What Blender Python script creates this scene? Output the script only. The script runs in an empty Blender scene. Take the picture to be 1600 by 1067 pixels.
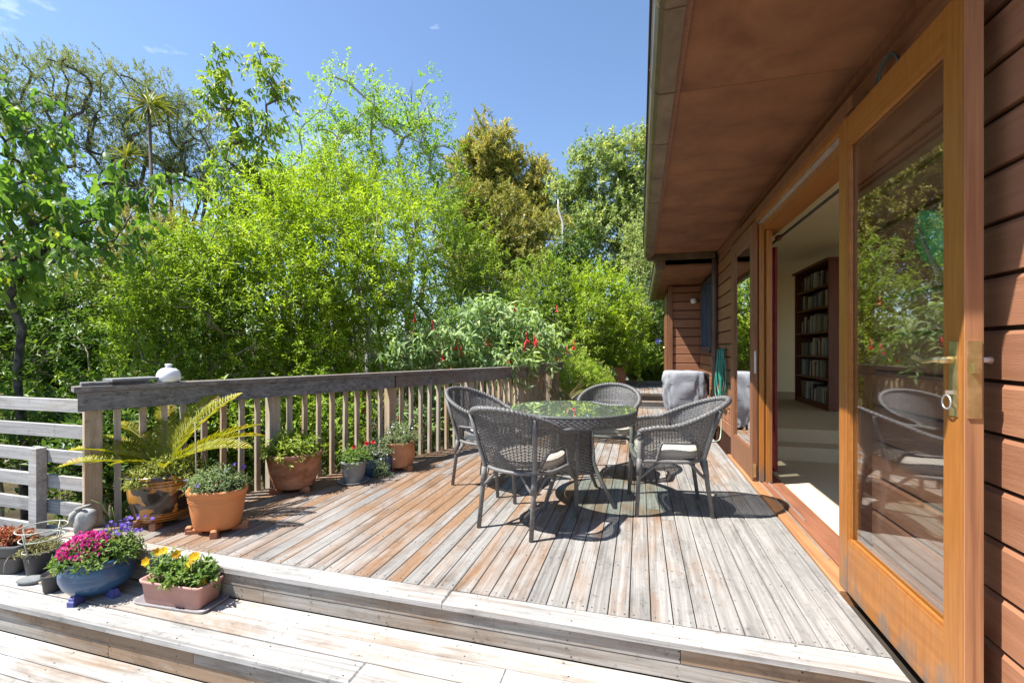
import bpy, bmesh, math, random
import numpy as np
from mathutils import Vector, Matrix, noise as mnoise
random.seed(7)
RNG = np.random.default_rng(11)
S = bpy.context.scene
COL = S.collection
R = math.radians

# ------------------------------------------------------------------ camera
F_PX, CAM_H, HORIZON = 711.0, 1.2, 545.0
YAW = math.atan(200 / 711)
cd = bpy.data.cameras.new('camera')
cd.sensor_width = 36
cd.lens = F_PX / 1600 * 36
cd.shift_y = (HORIZON - 533.5) / 1600
cd.clip_start, cd.clip_end = 0.05, 2000
cam = bpy.data.objects.new('camera', cd)
COL.objects.link(cam)
cam.location = (0, 0, CAM_H)
cam.rotation_euler = (R(90), 0, YAW)
S.camera = cam

# ------------------------------------------------------------------ sky, sun, exposure
SUN = Vector((-1, -0.5, 1.85)).normalized()          # towards the sun
W = bpy.data.worlds.new('World')
S.world = W
W.use_nodes = True
wn = W.node_tree.nodes
wl = W.node_tree.links
bg = wn['Background']
sky = wn.new('ShaderNodeTexSky')
sky.sky_type = 'NISHITA'
sky.sun_disc = False
sky.sun_elevation = math.asin(SUN.z)
sky.sun_rotation = math.atan2(SUN.x, SUN.y)
sky.altitude = 50
sky.air_density = 1.0
sky.dust_density = 0.2
sky.ozone_density = 3.2
# thin wisps of cloud, part of the sky itself
tc = wn.new('ShaderNodeTexCoord')
mp = wn.new('ShaderNodeMapping')
mp.inputs['Scale'].default_value = (2.2, 2.2, 6.0)
mp.inputs['Location'].default_value = (0.35, 0.2, 0.0)
nz = wn.new('ShaderNodeTexNoise')
nz.inputs['Scale'].default_value = 1.6
nz.inputs['Detail'].default_value = 7
nz.inputs['Roughness'].default_value = 0.62
cr = wn.new('ShaderNodeValToRGB')
cr.color_ramp.elements[0].position = 0.64
cr.color_ramp.elements[1].position = 0.86
cr.color_ramp.elements[1].color = (0.75, 0.75, 0.75, 1)
mx = wn.new('ShaderNodeMix')
mx.data_type = 'RGBA'
mx.inputs['B'].default_value = (8.5, 9.0, 9.6, 1)
wl.new(tc.outputs['Generated'], mp.inputs['Vector'])
wl.new(mp.outputs['Vector'], nz.inputs['Vector'])
wl.new(nz.outputs['Fac'], cr.inputs['Fac'])
wl.new(cr.outputs['Color'], mx.inputs['Factor'])
wl.new(sky.outputs['Color'], mx.inputs['A'])
wl.new(mx.outputs['Result'], bg.inputs['Color'])
bg.inputs['Strength'].default_value = 0.09

sd = bpy.data.lights.new('sun', 'SUN')
sd.energy = 4.5
sd.angle = R(0.5)
sd.color = (1.0, 0.965, 0.91)
so = bpy.data.objects.new('sun', sd)
COL.objects.link(so)
so.rotation_euler = SUN.to_track_quat('Z', 'Y').to_euler()

S.view_settings.view_transform = 'Standard'
S.view_settings.look = 'None'
S.view_settings.gamma = 1
S.view_settings.exposure = 1.42
S.render.engine = 'CYCLES'
S.cycles.max_bounces = 8
S.cycles.diffuse_bounces = 3
S.cycles.glossy_bounces = 3
S.cycles.transmission_bounces = 4
S.cycles.transparent_max_bounces = 12
S.cycles.sample_clamp_indirect = 6
S.cycles.use_denoising = True


# ------------------------------------------------------------------ helpers
def at(u, v, d):
    """A point of the garden seen in direction (u, v) of the survey photo, d metres out."""
    r = (u - 800) / F_PX * d
    c, s = math.cos(YAW), math.sin(YAW)
    return Vector((r * c - d * s, d * c + r * s, CAM_H - (v - HORIZON) / F_PX * d))


def tag(o, label=None, cat=None, group=None, kind=None):
    if label: o['label'] = label
    if cat: o['category'] = cat
    if group: o['group'] = group
    if kind: o['kind'] = kind
    return o


def thing(name, label=None, cat=None, loc=(0, 0, 0), rz=0.0, group=None, kind=None):
    o = bpy.data.objects.new(name, None)
    o.empty_display_size = 0.1
    COL.objects.link(o)
    o.location = loc
    o.rotation_euler = (0, 0, rz)
    return tag(o, label, cat, group, kind)


def link(name, me, mat, parent=None):
    o = bpy.data.objects.new(name, me)
    COL.objects.link(o)
    if mat is not None and not me.materials:
        me.materials.append(mat)
    if parent is not None:
        o.parent = parent
    return o


class MB:
    """collects boxes, tubes and lathes into one mesh"""
    def __init__(s):
        s.v, s.f, s.sm = [], [], []

    def add(s, vs, fs, smooth=False):
        b = len(s.v)
        s.v += [tuple(p) for p in vs]
        s.f += [tuple(b + i for i in f) for f in fs]
        s.sm += [smooth] * len(fs)
        return s

    def box(s, x0, x1, y0, y1, z0, z1, ch=0.0):
        if ch <= 0:
            vs = [(x, y, z) for z in (z0, z1) for y in (y0, y1) for x in (x0, x1)]
            return s.add(vs, [(0, 2, 3, 1), (4, 5, 7, 6), (0, 1, 5, 4), (2, 6, 7, 3), (0, 4, 6, 2), (1, 3, 7, 5)])
        # chamfered on the top edges
        c = ch
        vs = [(x0, y0, z0), (x1, y0, z0), (x1, y1, z0), (x0, y1, z0),
              (x0, y0, z1 - c), (x1, y0, z1 - c), (x1, y1, z1 - c), (x0, y1, z1 - c),
              (x0 + c, y0 + c, z1), (x1 - c, y0 + c, z1), (x1 - c, y1 - c, z1), (x0 + c, y1 - c, z1)]
        fs = [(0, 3, 2, 1), (8, 9, 10, 11)]
        for a in (0, 4):
            for i in range(4):
                j = (i + 1) % 4
                fs.append((a + i, a + j, a + 4 + j, a + 4 + i))
        return s.add(vs, fs)

    def prism(s, poly, z0, z1):
        n = len(poly)
        vs = [(x, y, z0) for x, y in poly] + [(x, y, z1) for x, y in poly]
        fs = [tuple(reversed(range(n))), tuple(range(n, 2 * n))]
        fs += [(i, (i + 1) % n, n + (i + 1) % n, n + i) for i in range(n)]
        return s.add(vs, fs)

    def extrude_y(s, prof, y0, y1):
        """closed profile of (x, z), counter-clockwise seen from -y"""
        n = len(prof)
        vs = [(x, y0, z) for x, z in prof] + [(x, y1, z) for x, z in prof]
        fs = [tuple(range(n)), tuple(reversed(range(n, 2 * n)))]
        fs += [(i, n + i, n + (i + 1) % n, (i + 1) % n) for i in range(n)]
        return s.add(vs, fs)

    def tube(s, pts, rad, n=8, closed=False, cap=True, smooth=True):
        pts = [Vector(p) for p in pts]
        m = len(pts)
        rads = rad if hasattr(rad, '__len__') else [rad] * m
        up = None
        vs = []
        for i, p in enumerate(pts):
            a = pts[(i - 1) % m] if (closed or i > 0) else p
            b = pts[(i + 1) % m] if (closed or i < m - 1) else p
            t = (b - a)
            t = t.normalized() if t.length > 1e-9 else Vector((0, 0, 1))
            if up is None:
                up = Vector((0, 0, 1)) if abs(t.z) < 0.9 else Vector((1, 0, 0))
            x = up - t * up.dot(t)
            if x.length < 1e-6:
                x = t.orthogonal()
            x.normalize()
            up = x
            y = t.cross(x)
            for k in range(n):
                q = 2 * math.pi * k / n
                vs.append(p + (x * math.cos(q) + y * math.sin(q)) * rads[i])
        fs = []
        for i in range(m if closed else m - 1):
            j = (i + 1) % m
            for k in range(n):
                l = (k + 1) % n
                fs.append((i * n + k, i * n + l, j * n + l, j * n + k))
        if cap and not closed:
            fs.append(tuple(reversed(range(n))))
            fs.append(tuple(range((m - 1) * n, m * n)))
        return s.add(vs, fs, smooth)

    def lathe(s, prof, n=32, ox=0.0, oy=0.0, sx=1.0, sy=1.0, rot=0.0, sup=2.0):
        """prof: (r, z) from the bottom up; superellipse power sup in plan"""
        m = len(prof)
        vs = []
        for r, z in prof:
            for k in range(n):
                q = 2 * math.pi * k / n
                cx, cy = math.cos(q), math.sin(q)
                e = 2.0 / sup
                x = r * sx * math.copysign(abs(cx) ** e, cx)
                y = r * sy * math.copysign(abs(cy) ** e, cy)
                vs.append((ox + x * math.cos(rot) - y * math.sin(rot), oy + x * math.sin(rot) + y * math.cos(rot), z))
        fs = []
        for i in range(m - 1):
            for k in range(n):
                l = (k + 1) % n
                fs.append((i * n + k, i * n + l, (i + 1) * n + l, (i + 1) * n + k))
        fs.append(tuple(reversed(range(n))))
        fs.append(tuple(range((m - 1) * n, m * n)))
        return s.add(vs, fs, True)

    def mesh(s, name):
        me = bpy.data.meshes.new(name)
        me.from_pydata(s.v, [], s.f)
        me.polygons.foreach_set('use_smooth', s.sm)
        me.update()
        return me

    def build(s, name, mat, parent=None):
        return link(name, s.mesh(name), mat, parent)


def blob(name, mat, parent, rings, seg=24, amp=0.0, freq=5.0, seed=0.0):
    """closed lump from a list of (z, rx, ry, ox, oy) rings with surface noise"""
    vs, fs = [], []
    for z, rx, ry, ox, oy in rings:
        for k in range(seg):
            q = 2 * math.pi * k / seg
            p = Vector((ox + rx * math.cos(q), oy + ry * math.sin(q), z))
            nn = mnoise.noise(p * freq + Vector((seed, seed, seed))) * amp
            p += Vector((math.cos(q), math.sin(q), 0.3)) * nn
            vs.append(p)
    m = len(rings)
    for i in range(m - 1):
        for k in range(seg):
            l = (k + 1) % seg
            fs.append((i * seg + k, i * seg + l, (i + 1) * seg + l, (i + 1) * seg + k))
    fs.append(tuple(reversed(range(seg))))
    fs.append(tuple(range((m - 1) * seg, m * seg)))
    b = MB()
    b.add(vs, fs, True)
    return b.build(name, mat, parent)


# ------------------------------------------------------------------ materials
def new_mat(name):
    m = bpy.data.materials.new(name)
    m.use_nodes = True
    nt = m.node_tree
    return m, nt, nt.nodes['Principled BSDF'], nt.nodes['Material Output']


def nd(nt, kind, ins=None, **props):
    n = nt.nodes.new('ShaderNode' + kind)
    for k, v in props.items():
        setattr(n, k, v)
    for k, v in (ins or {}).items():
        if hasattr(v, 'is_output') or isinstance(v, bpy.types.NodeSocket):
            nt.links.new(v, n.inputs[k])
        else:
            n.inputs[k].default_value = v
    return n


def math_(nt, op, a, b=None, clamp=False):
    n = nt.nodes.new('ShaderNodeMath')
    n.operation = op
    n.use_clamp = clamp
    for i, v in enumerate((a, b)):
        if v is None: continue
        if isinstance(v, bpy.types.NodeSocket): nt.links.new(v, n.inputs[i])
        else: n.inputs[i].default_value = v
    return n.outputs[0]


def mixc(nt, fac, a, b, blend='MIX'):
    n = nt.nodes.new('ShaderNodeMix')
    n.data_type = 'RGBA'
    n.blend_type = blend
    for k, v in (('Factor', fac), ('A', a), ('B', b)):
        if isinstance(v, bpy.types.NodeSocket): nt.links.new(v, n.inputs[k])
        else: n.inputs[k].default_value = v if k == 'Factor' else (*v, 1) if len(v) == 3 else v
    return n.outputs['Result']


def ramp(nt, fac, stops):
    n = nt.nodes.new('ShaderNodeValToRGB')
    e = n.color_ramp.elements
    while len(e) < len(stops): e.new(0.5)
    for el, (p, c) in zip(e, stops):
        el.position = p
        el.color = (*c, 1) if len(c) == 3 else c
    nt.links.new(fac, n.inputs['Fac'])
    return n.outputs['Color']


def noise_(nt, vec, scale, detail=4, rough=0.55, dist=0.0):
    n = nd(nt, 'TexNoise', {'Vector': vec, 'Scale': scale, 'Detail': detail, 'Roughness': rough, 'Distortion': dist})
    return n.outputs['Fac']


def scaled(nt, vec, sc, off=None):
    n = nt.nodes.new('ShaderNodeVectorMath')
    n.operation = 'MULTIPLY'
    nt.links.new(vec, n.inputs[0])
    n.inputs[1].default_value = sc
    out = n.outputs[0]
    if off is not None:
        a = nt.nodes.new('ShaderNodeVectorMath')
        a.operation = 'ADD'
        nt.links.new(out, a.inputs[0])
        nt.links.new(off, a.inputs[1])
        out = a.outputs[0]
    return out


def obj_offset(nt, k=31.0):
    oi = nt.nodes.new('ShaderNodeObjectInfo')
    c = nd(nt, 'CombineXYZ')
    nt.links.new(math_(nt, 'MULTIPLY', oi.outputs['Random'], k), c.inputs[0])
    nt.links.new(math_(nt, 'MULTIPLY', oi.outputs['Random'], k * 1.7), c.inputs[1])
    nt.links.new(math_(nt, 'MULTIPLY', oi.outputs['Random'], k * 0.6), c.inputs[2])
    return c.outputs[0], oi.outputs['Random']


def bump(nt, bsdf, height, strength=0.3, dist=0.005):
    b = nd(nt, 'Bump', {'Height': height, 'Strength': strength, 'Distance': dist})
    nt.links.new(b.outputs[0], bsdf.inputs['Normal'])


def weathered_wood(name, axis, pale, grey, brown, brown_bias=0.0, pos_gradient=False, rough=0.8):
    """sun-bleached timber: pale and grey grain with patches that keep the old brown stain"""
    m, nt, b, out = new_mat(name)
    g = nd(nt, 'NewGeometry').outputs['Position']
    off, rnd = obj_offset(nt)
    along, across = 1.3, 46.0
    sc = [across] * 3
    sc['xyz'.index(axis)] = along
    grain = noise_(nt, scaled(nt, g, sc, off), 1.0, 6, 0.65, 0.6)
    sc2 = [9.0] * 3
    sc2['xyz'.index(axis)] = 1.6
    patch = noise_(nt, scaled(nt, g, sc2, off), 1.0, 5, 0.62, 0.8)
    blotch = noise_(nt, g, 1.1, 4, 0.6)
    spots = noise_(nt, scaled(nt, g, (28, 28, 28), off), 1.0, 5, 0.7)
    greycol = mixc(nt, ramp(nt, grain, [(0.30, (0, 0, 0)), (0.62, (1, 1, 1))]), grey, pale)
    k = math_(nt, 'ADD', math_(nt, 'MULTIPLY', patch, 0.75), math_(nt, 'MULTIPLY', blotch, 0.75))
    k = math_(nt, 'ADD', k, math_(nt, 'MULTIPLY', math_(nt, 'SUBTRACT', rnd, 0.5), 0.34))
    k = math_(nt, 'ADD', k, brown_bias)
    if pos_gradient:
        sx = nd(nt, 'SeparateXYZ', {0: g})
        mr = nd(nt, 'MapRange', {0: sx.outputs[0], 1: -2.8, 2: 0.6, 3: 0.15, 4: -0.12})
        k = math_(nt, 'ADD', k, mr.outputs[0])
        mr2 = nd(nt, 'MapRange', {0: sx.outputs[1], 1: 2.2, 2: 4.6, 3: -0.10, 4: 0.08})
        k = math_(nt, 'ADD', k, mr2.outputs[0])
    kk = ramp(nt, k, [(0.66, (0, 0, 0)), (0.94, (1, 1, 1))])
    browncol = mixc(nt, grain, tuple(c * 0.55 for c in brown), tuple(min(1, c * 1.35) for c in brown))
    col = mixc(nt, kk, greycol, browncol)
    dark = ramp(nt, spots, [(0.30, (0.55, 0.52, 0.50)), (0.42, (1, 1, 1))])
    col = mixc(nt, 0.8, col, dark, 'MULTIPLY')
    sc3 = [7.0] * 3
    sc3['xyz'.index(axis)] = 2.6
    dirt = ramp(nt, noise_(nt, scaled(nt, g, sc3), 1.0, 7, 0.72, 0.5), [(0.26, (0.42, 0.41, 0.40)), (0.50, (1, 1, 1))])
    col = mixc(nt, 0.75, col, dirt, 'MULTIPLY')
    tone = nd(nt, 'MapRange', {0: rnd, 3: 0.82, 4: 1.10}).outputs[0]
    tcol = nd(nt, 'CombineColor')
    for i in range(3): nt.links.new(tone, tcol.inputs[i])
    col = mixc(nt, 1.0, col, tcol.outputs[0], 'MULTIPLY')
    nt.links.new(col, b.inputs['Base Color'])
    b.inputs['Roughness'].default_value = rough
    b.inputs['Specular IOR Level'].default_value = 0.25
    bump(nt, b, grain, 0.45, 0.004)
    return m


def varied(name, c1, c2, scale=6, rough=0.6, spec=0.3, stretch=(1, 1, 1), bump_s=0.0, bump_scale=None, world=False, rnd_tone=0.0, metallic=0.0, detail=5, coat=0.0):
    m, nt, b, out = new_mat(name)
    if world:
        vec = nd(nt, 'NewGeometry').outputs['Position']
    else:
        vec = nd(nt, 'TexCoord').outputs['Object']
    off, rnd = obj_offset(nt)
    v = scaled(nt, vec, stretch, off)
    f = noise_(nt, v, scale, detail, 0.6, 0.3)
    f2 = ramp(nt, f, [(0.32, (0, 0, 0)), (0.68, (1, 1, 1))])
    col = mixc(nt, f2, c1, c2)
    if rnd_tone:
        tone = nd(nt, 'MapRange', {0: rnd, 3: 1 - rnd_tone, 4: 1 + rnd_tone}).outputs[0]
        tcol = nd(nt, 'CombineColor')
        for i in range(3): nt.links.new(tone, tcol.inputs[i])
        col = mixc(nt, 1.0, col, tcol.outputs[0], 'MULTIPLY')
    nt.links.new(col, b.inputs['Base Color'])
    b.inputs['Roughness'].default_value = rough
    b.inputs['Specular IOR Level'].default_value = spec
    b.inputs['Metallic'].default_value = metallic
    b.inputs['Coat Weight'].default_value = coat
    if bump_s:
        h = noise_(nt, v, bump_scale or scale * 6, 4, 0.6)
        bump(nt, b, h, bump_s, 0.004)
    return m


def leaf_mat(name, stops, rough=0.42, trans=0.32, tint=(1.15, 1.25, 0.55), gain=1.0, red=1.0):
    """leaf colour varies leaf by leaf through the mesh attribute 'var'"""
    m, nt, b, out = new_mat(name)
    a = nd(nt, 'Attribute', attribute_name='var')
    stops = [(p, (min(0.75, col_[0] * gain * red), min(0.75, col_[1] * gain), min(0.75, col_[2] * gain))) for p, col_ in stops]
    trans = min(0.5, trans * 1.3)
    col = ramp(nt, a.outputs['Fac'], stops)
    nt.links.new(col, b.inputs['Base Color'])
    b.inputs['Roughness'].default_value = rough + 0.12
    b.inputs['Specular IOR Level'].default_value = 0.28
    t = nd(nt, 'BsdfTranslucent')
    nt.links.new(mixc(nt, 1.0, col, tint, 'MULTIPLY'), t.inputs['Color'])
    mix = nd(nt, 'MixShader', {0: trans})
    nt.links.new(b.outputs[0], mix.inputs[1])
    nt.links.new(t.outputs[0], mix.inputs[2])
    nt.links.new(mix.outputs[0], out.inputs['Surface'])
    return m


def glass_mat(name, tint, gain=1.6, film=0.0):
    """clear pane: straight-through light plus mirror reflection that grows towards grazing view"""
    m, nt, b, out = new_mat(name)
    nt.nodes.remove(b)
    lw = nd(nt, 'LayerWeight', {'Blend': 0.5})
    p = math_(nt, 'POWER', lw.outputs['Facing'], 5.0)
    fz = math_(nt, 'ADD', math_(nt, 'MULTIPLY', p, 0.95), 0.045)
    fz = math_(nt, 'MULTIPLY', fz, gain, True)
    tr = nd(nt, 'BsdfTransparent', {'Color': (*tint, 1)})
    gl = nd(nt, 'BsdfGlossy', {'Roughness': 0.0, 'Color': (1, 1, 1, 1)})
    mix = nd(nt, 'MixShader')
    nt.links.new(fz, mix.inputs[0])
    nt.links.new(tr.outputs[0], mix.inputs[1])
    nt.links.new(gl.outputs[0], mix.inputs[2])
    last = mix
    if film:  # pale green diffuse film mixed evenly over the pane
        df = nd(nt, 'BsdfDiffuse', {'Color': (0.55, 0.62, 0.55, 1)})
        last = nd(nt, 'MixShader', {0: film})
        nt.links.new(mix.outputs[0], last.inputs[1])
        nt.links.new(df.outputs[0], last.inputs[2])
    nt.links.new(last.outputs[0], out.inputs['Surface'])
    return m


M = {}
GREY, BROWN = (0.150, 0.141, 0.131), (0.205, 0.122, 0.070)
M['deck'] = weathered_wood('deck_timber', 'y', (0.305, 0.290, 0.270), GREY, BROWN, 0.0, True)
M['deck_cross'] = weathered_wood('step_timber', 'x', (0.46, 0.443, 0.418), (0.215, 0.205, 0.192), (0.25, 0.178, 0.122), -0.08)
M['riser'] = weathered_wood('riser_timber', 'x', (0.42, 0.39, 0.35), (0.215, 0.195, 0.172), (0.26, 0.180, 0.118), 0.06)
M['rail'] = weathered_wood('rail_timber', 'y', (0.25, 0.24, 0.23), (0.085, 0.082, 0.08), (0.16, 0.12, 0.09), -0.1)
M['baluster'] = weathered_wood('baluster_timber', 'z', (0.52, 0.45, 0.36), (0.33, 0.27, 0.20), (0.38, 0.27, 0.17), 0.0)
M['slat'] = weathered_wood('fence_timber', 'x', (0.42, 0.41, 0.395), (0.25, 0.24, 0.23), (0.30, 0.25, 0.20), -0.2)
M['under'] = varied('dark_subframe', (0.03, 0.024, 0.02), (0.05, 0.04, 0.03), 4, 0.9, 0.1, world=True)
M['paint'] = varied('brown_wall_stain', (0.225, 0.098, 0.050), (0.295, 0.135, 0.074), 4, 0.55, 0.3, (1, 0.5, 9), 0.4, 30, True, 0.12)
M['paint_dark'] = varied('brown_wall_core', (0.05, 0.022, 0.015), (0.06, 0.028, 0.018), 3, 0.8, 0.1, world=True)
M['trim'] = varied('brown_trim', (0.15, 0.062, 0.030), (0.225, 0.098, 0.046), 4, 0.5, 0.35, (8, 8, 0.6), 0.15, 20, True)
M['soffit'] = varied('stained_soffit_ply', (0.14, 0.058, 0.027), (0.25, 0.112, 0.052), 3.1, 0.6, 0.25, (1, 1, 1), 0.1, 20, True, 0.03)
M['gutter'] = varied('old_copper_gutter', (0.085, 0.058, 0.034), (0.18, 0.132, 0.075), 7, 0.42, 0.5, (1, 0.5, 1), 0.05, 20, True, 0.05, 0.35)
M['orange'] = varied('varnished_cedar', (0.27, 0.096, 0.016), (0.37, 0.145, 0.030), 2.2, 0.38, 0.45, (14, 14, 0.5), 0.06, 12, True, 0.05)
M['orange_h'] = varied('varnished_cedar_rail', (0.27, 0.096, 0.016), (0.37, 0.145, 0.030), 2.2, 0.38, 0.45, (14, 0.5, 14), 0.06, 12, True, 0.05)
def wear_low(m):
    nt = m.node_tree
    b = nt.nodes['Principled BSDF']
    src = b.inputs['Base Color'].links[0].from_socket
    g = nd(nt, 'NewGeometry').outputs['Position']
    z = nd(nt, 'SeparateXYZ', {0: g}).outputs[2]
    low = nd(nt, 'MapRange', {0: z, 1: 0.02, 2: 0.55, 3: 0.30, 4: -0.12}).outputs[0]
    nn = noise_(nt, scaled(nt, g, (9, 9, 3.5)), 1.0, 6, 0.65, 0.6)
    k = ramp(nt, math_(nt, 'ADD', nn, low), [(0.68, (0, 0, 0)), (0.86, (1, 1, 1))])
    fine = ramp(nt, noise_(nt, scaled(nt, g, (70, 70, 5)), 1.0, 5, 0.6), [(0.35, (0.80, 0.76, 0.72)), (0.6, (1, 1, 1))])
    col = mixc(nt, k, src, (0.16, 0.115, 0.085))
    col = mixc(nt, 0.8, col, fine, 'MULTIPLY')
    nt.links.new(col, b.inputs['Base Color'])


wear_low(M['orange'])
wear_low(M['orange_h'])
M['door_edge'] = varied('weathered_door_edge', (0.24, 0.10, 0.05), (0.42, 0.20, 0.09), 2.5, 0.5, 0.35, (20, 20, 0.5), 0.1, 12, True)
M['sill'] = varied('worn_sill_timber', (0.26, 0.115, 0.05), (0.40, 0.20, 0.09), 3, 0.5, 0.35, (8, 0.5, 8), 0.12, 14, True)
M['sill_red'] = varied('red_threshold', (0.19, 0.075, 0.042), (0.28, 0.12, 0.065), 4, 0.4, 0.4, (6, 0.6, 6), 0.08, 14, True)
M['glass'] = glass_mat('window_glass', (0.93, 0.95, 0.94), 2.3)
M['table_glass'] = glass_mat('table_glass', (0.86, 0.92, 0.88), 1.9, 0.07)
M['steel'] = varied('aluminium_track', (0.42, 0.41, 0.39), (0.6, 0.58, 0.55), 8, 0.4, 0.5, world=True, metallic=0.7)
M['brass'] = varied('aged_brass', (0.40, 0.31, 0.13), (0.66, 0.55, 0.29), 18, 0.35, 0.5, metallic=0.85)
M['carpet'] = varied('beige_carpet', (0.56, 0.44, 0.29), (0.62, 0.50, 0.34), 60, 0.95, 0.05, bump_s=0.3, bump_scale=300, world=True)
M['cream'] = varied('cream_wall', (0.82, 0.64, 0.38), (0.85, 0.68, 0.42), 1.2, 0.8, 0.1, world=True)
M['ceil'] = varied('cream_ceiling', (0.84, 0.69, 0.45), (0.87, 0.73, 0.49), 1.0, 0.85, 0.1, world=True)
M['mahogany'] = varied('mahogany', (0.12, 0.030, 0.014), (0.19, 0.052, 0.022), 3, 0.4, 0.4, (10, 10, 0.7), world=True)
M['curtain'] = varied('maroon_curtain', (0.17, 0.03, 0.032), (0.22, 0.045, 0.045), 10, 0.85, 0.1, world=True)
M['wicker'] = varied('grey_wicker', (0.046, 0.044, 0.043), (0.175, 0.170, 0.167), 75, 0.5, 0.4, (1, 1, 1.6), detail=4)
M['chair_leg'] = varied('wrapped_grey_leg', (0.115, 0.11, 0.105), (0.18, 0.172, 0.165), 14, 0.5, 0.35, (1, 1, 5), 0.15, 160)
M['cushion'] = varied('beige_cushion_cloth', (0.40, 0.36, 0.305), (0.46, 0.42, 0.36), 9, 0.9, 0.1, bump_s=0.15, bump_scale=240)
M['piping'] = varied('cushion_piping', (0.44, 0.40, 0.34), (0.5, 0.45, 0.39), 9, 0.9, 0.1)
M['terracotta'] = varied('terracotta', (0.36, 0.13, 0.055), (0.54, 0.27, 0.15), 5, 0.8, 0.2, bump_s=0.1, bump_scale=40)
M['terracotta_old'] = varied('stained_terracotta', (0.25, 0.095, 0.045), (0.50, 0.27, 0.165), 6, 0.85, 0.15, (1, 1, 2.5), 0.25, 40)
M['plastic_orange'] = varied('orange_clay_trough', (0.56, 0.20, 0.065), (0.62, 0.245, 0.09), 5, 0.6, 0.3)
M['pinkpot'] = varied('dusty_pink_plastic', (0.38, 0.205, 0.17), (0.45, 0.255, 0.215), 6, 0.6, 0.3)
M['greypot'] = varied('grey_plastic', (0.20, 0.20, 0.20), (0.28, 0.28, 0.28), 6, 0.6, 0.3)
M['traygrey'] = varied('grey_tray', (0.24, 0.22, 0.23), (0.32, 0.30, 0.30), 6, 0.6, 0.3)
M['blackpot'] = varied('black_plastic', (0.026, 0.027, 0.03), (0.055, 0.055, 0.06), 6, 0.5, 0.35)
M['darktrough'] = varied('charcoal_trough', (0.06, 0.06, 0.062), (0.10, 0.10, 0.10), 6, 0.65, 0.3)
M['soil'] = varied('potting_soil', (0.028, 0.018, 0.012), (0.075, 0.052, 0.035), 40, 0.95, 0.05, bump_s=0.8, bump_scale=90)
M['stone'] = varied('grey_stone', (0.22, 0.215, 0.205), (0.36, 0.35, 0.335), 14, 0.85, 0.15, bump_s=0.35, bump_scale=80)
M['pebble'] = varied('slate_pebble', (0.15, 0.155, 0.155), (0.23, 0.235, 0.23), 12, 0.8, 0.2, bump_s=0.2, bump_scale=60)
M['ceramic'] = varied('white_ceramic', (0.74, 0.745, 0.73), (0.80, 0.80, 0.79), 3, 0.25, 0.5, coat=0.3)
M['wire'] = varied('pale_wire', (0.34, 0.36, 0.30), (0.46, 0.47, 0.40), 30, 0.5, 0.4)
M['darkwire'] = varied('dark_wire', (0.05, 0.05, 0.05), (0.1, 0.1, 0.1), 30, 0.5, 0.4)
M['cover'] = varied('grey_cover_cloth', (0.205, 0.215, 0.235), (0.30, 0.31, 0.335), 5, 0.7, 0.25, bump_s=0.9, bump_scale=13)
M['bbq'] = varied('dark_barbecue_side', (0.02, 0.018, 0.017), (0.04, 0.035, 0.03), 5, 0.5, 0.3)
M['hose'] = varied('green_hose', (0.025, 0.17, 0.125), (0.06, 0.27, 0.20), 6, 0.4, 0.4)
M['hose_pale'] = varied('faded_hose_end', (0.32, 0.42, 0.32), (0.42, 0.5, 0.4), 6, 0.45, 0.4)
M['lampwhite'] = varied('white_lamp_glass', (0.72, 0.72, 0.68), (0.78, 0.78, 0.74), 3, 0.3, 0.5)
M['ornament'] = varied('green_glazed_leaf', (0.02, 0.22, 0.06), (0.14, 0.50, 0.17), 20, 0.2, 0.5, coat=0.4)
M['driftwood'] = varied('bare_stick', (0.26, 0.20, 0.15), (0.40, 0.33, 0.26), 12, 0.85, 0.1)
M['twig_brown'] = varied('cut_branch', (0.24, 0.11, 0.06), (0.36, 0.19, 0.11), 12, 0.8, 0.1)
M['windowframe'] = varied('dark_blue_joinery', (0.018, 0.028, 0.05), (0.03, 0.045, 0.075), 3, 0.4, 0.4, world=True)
M['roof'] = varied('dark_roofing', (0.06, 0.055, 0.05), (0.09, 0.08, 0.075), 6, 0.8, 0.2, world=True)
M['ground'] = varied('leaf_litter_soil', (0.035, 0.028, 0.016), (0.085, 0.07, 0.035), 1.4, 0.95, 0.05, bump_s=0.6, bump_scale=12, world=True)
M['bark'] = varied('grey_brown_bark', (0.085, 0.065, 0.05), (0.17, 0.14, 0.115), 9, 0.9, 0.1, (1, 1, 0.3), 0.5, 30, True)
M['bark_pale'] = varied('pale_bark', (0.36, 0.34, 0.30), (0.52, 0.50, 0.46), 9, 0.85, 0.15, (1, 1, 0.5), 0.3, 30, True)
M['bark_dark'] = varied('lichened_dark_bark', (0.04, 0.032, 0.025), (0.16, 0.15, 0.13), 16, 0.9, 0.1, (1, 1, 0.6), 0.5, 40, True)
M['stem_tan'] = varied('tan_stem', (0.24, 0.19, 0.12), (0.34, 0.28, 0.19), 9, 0.85, 0.1, world=True)

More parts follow.
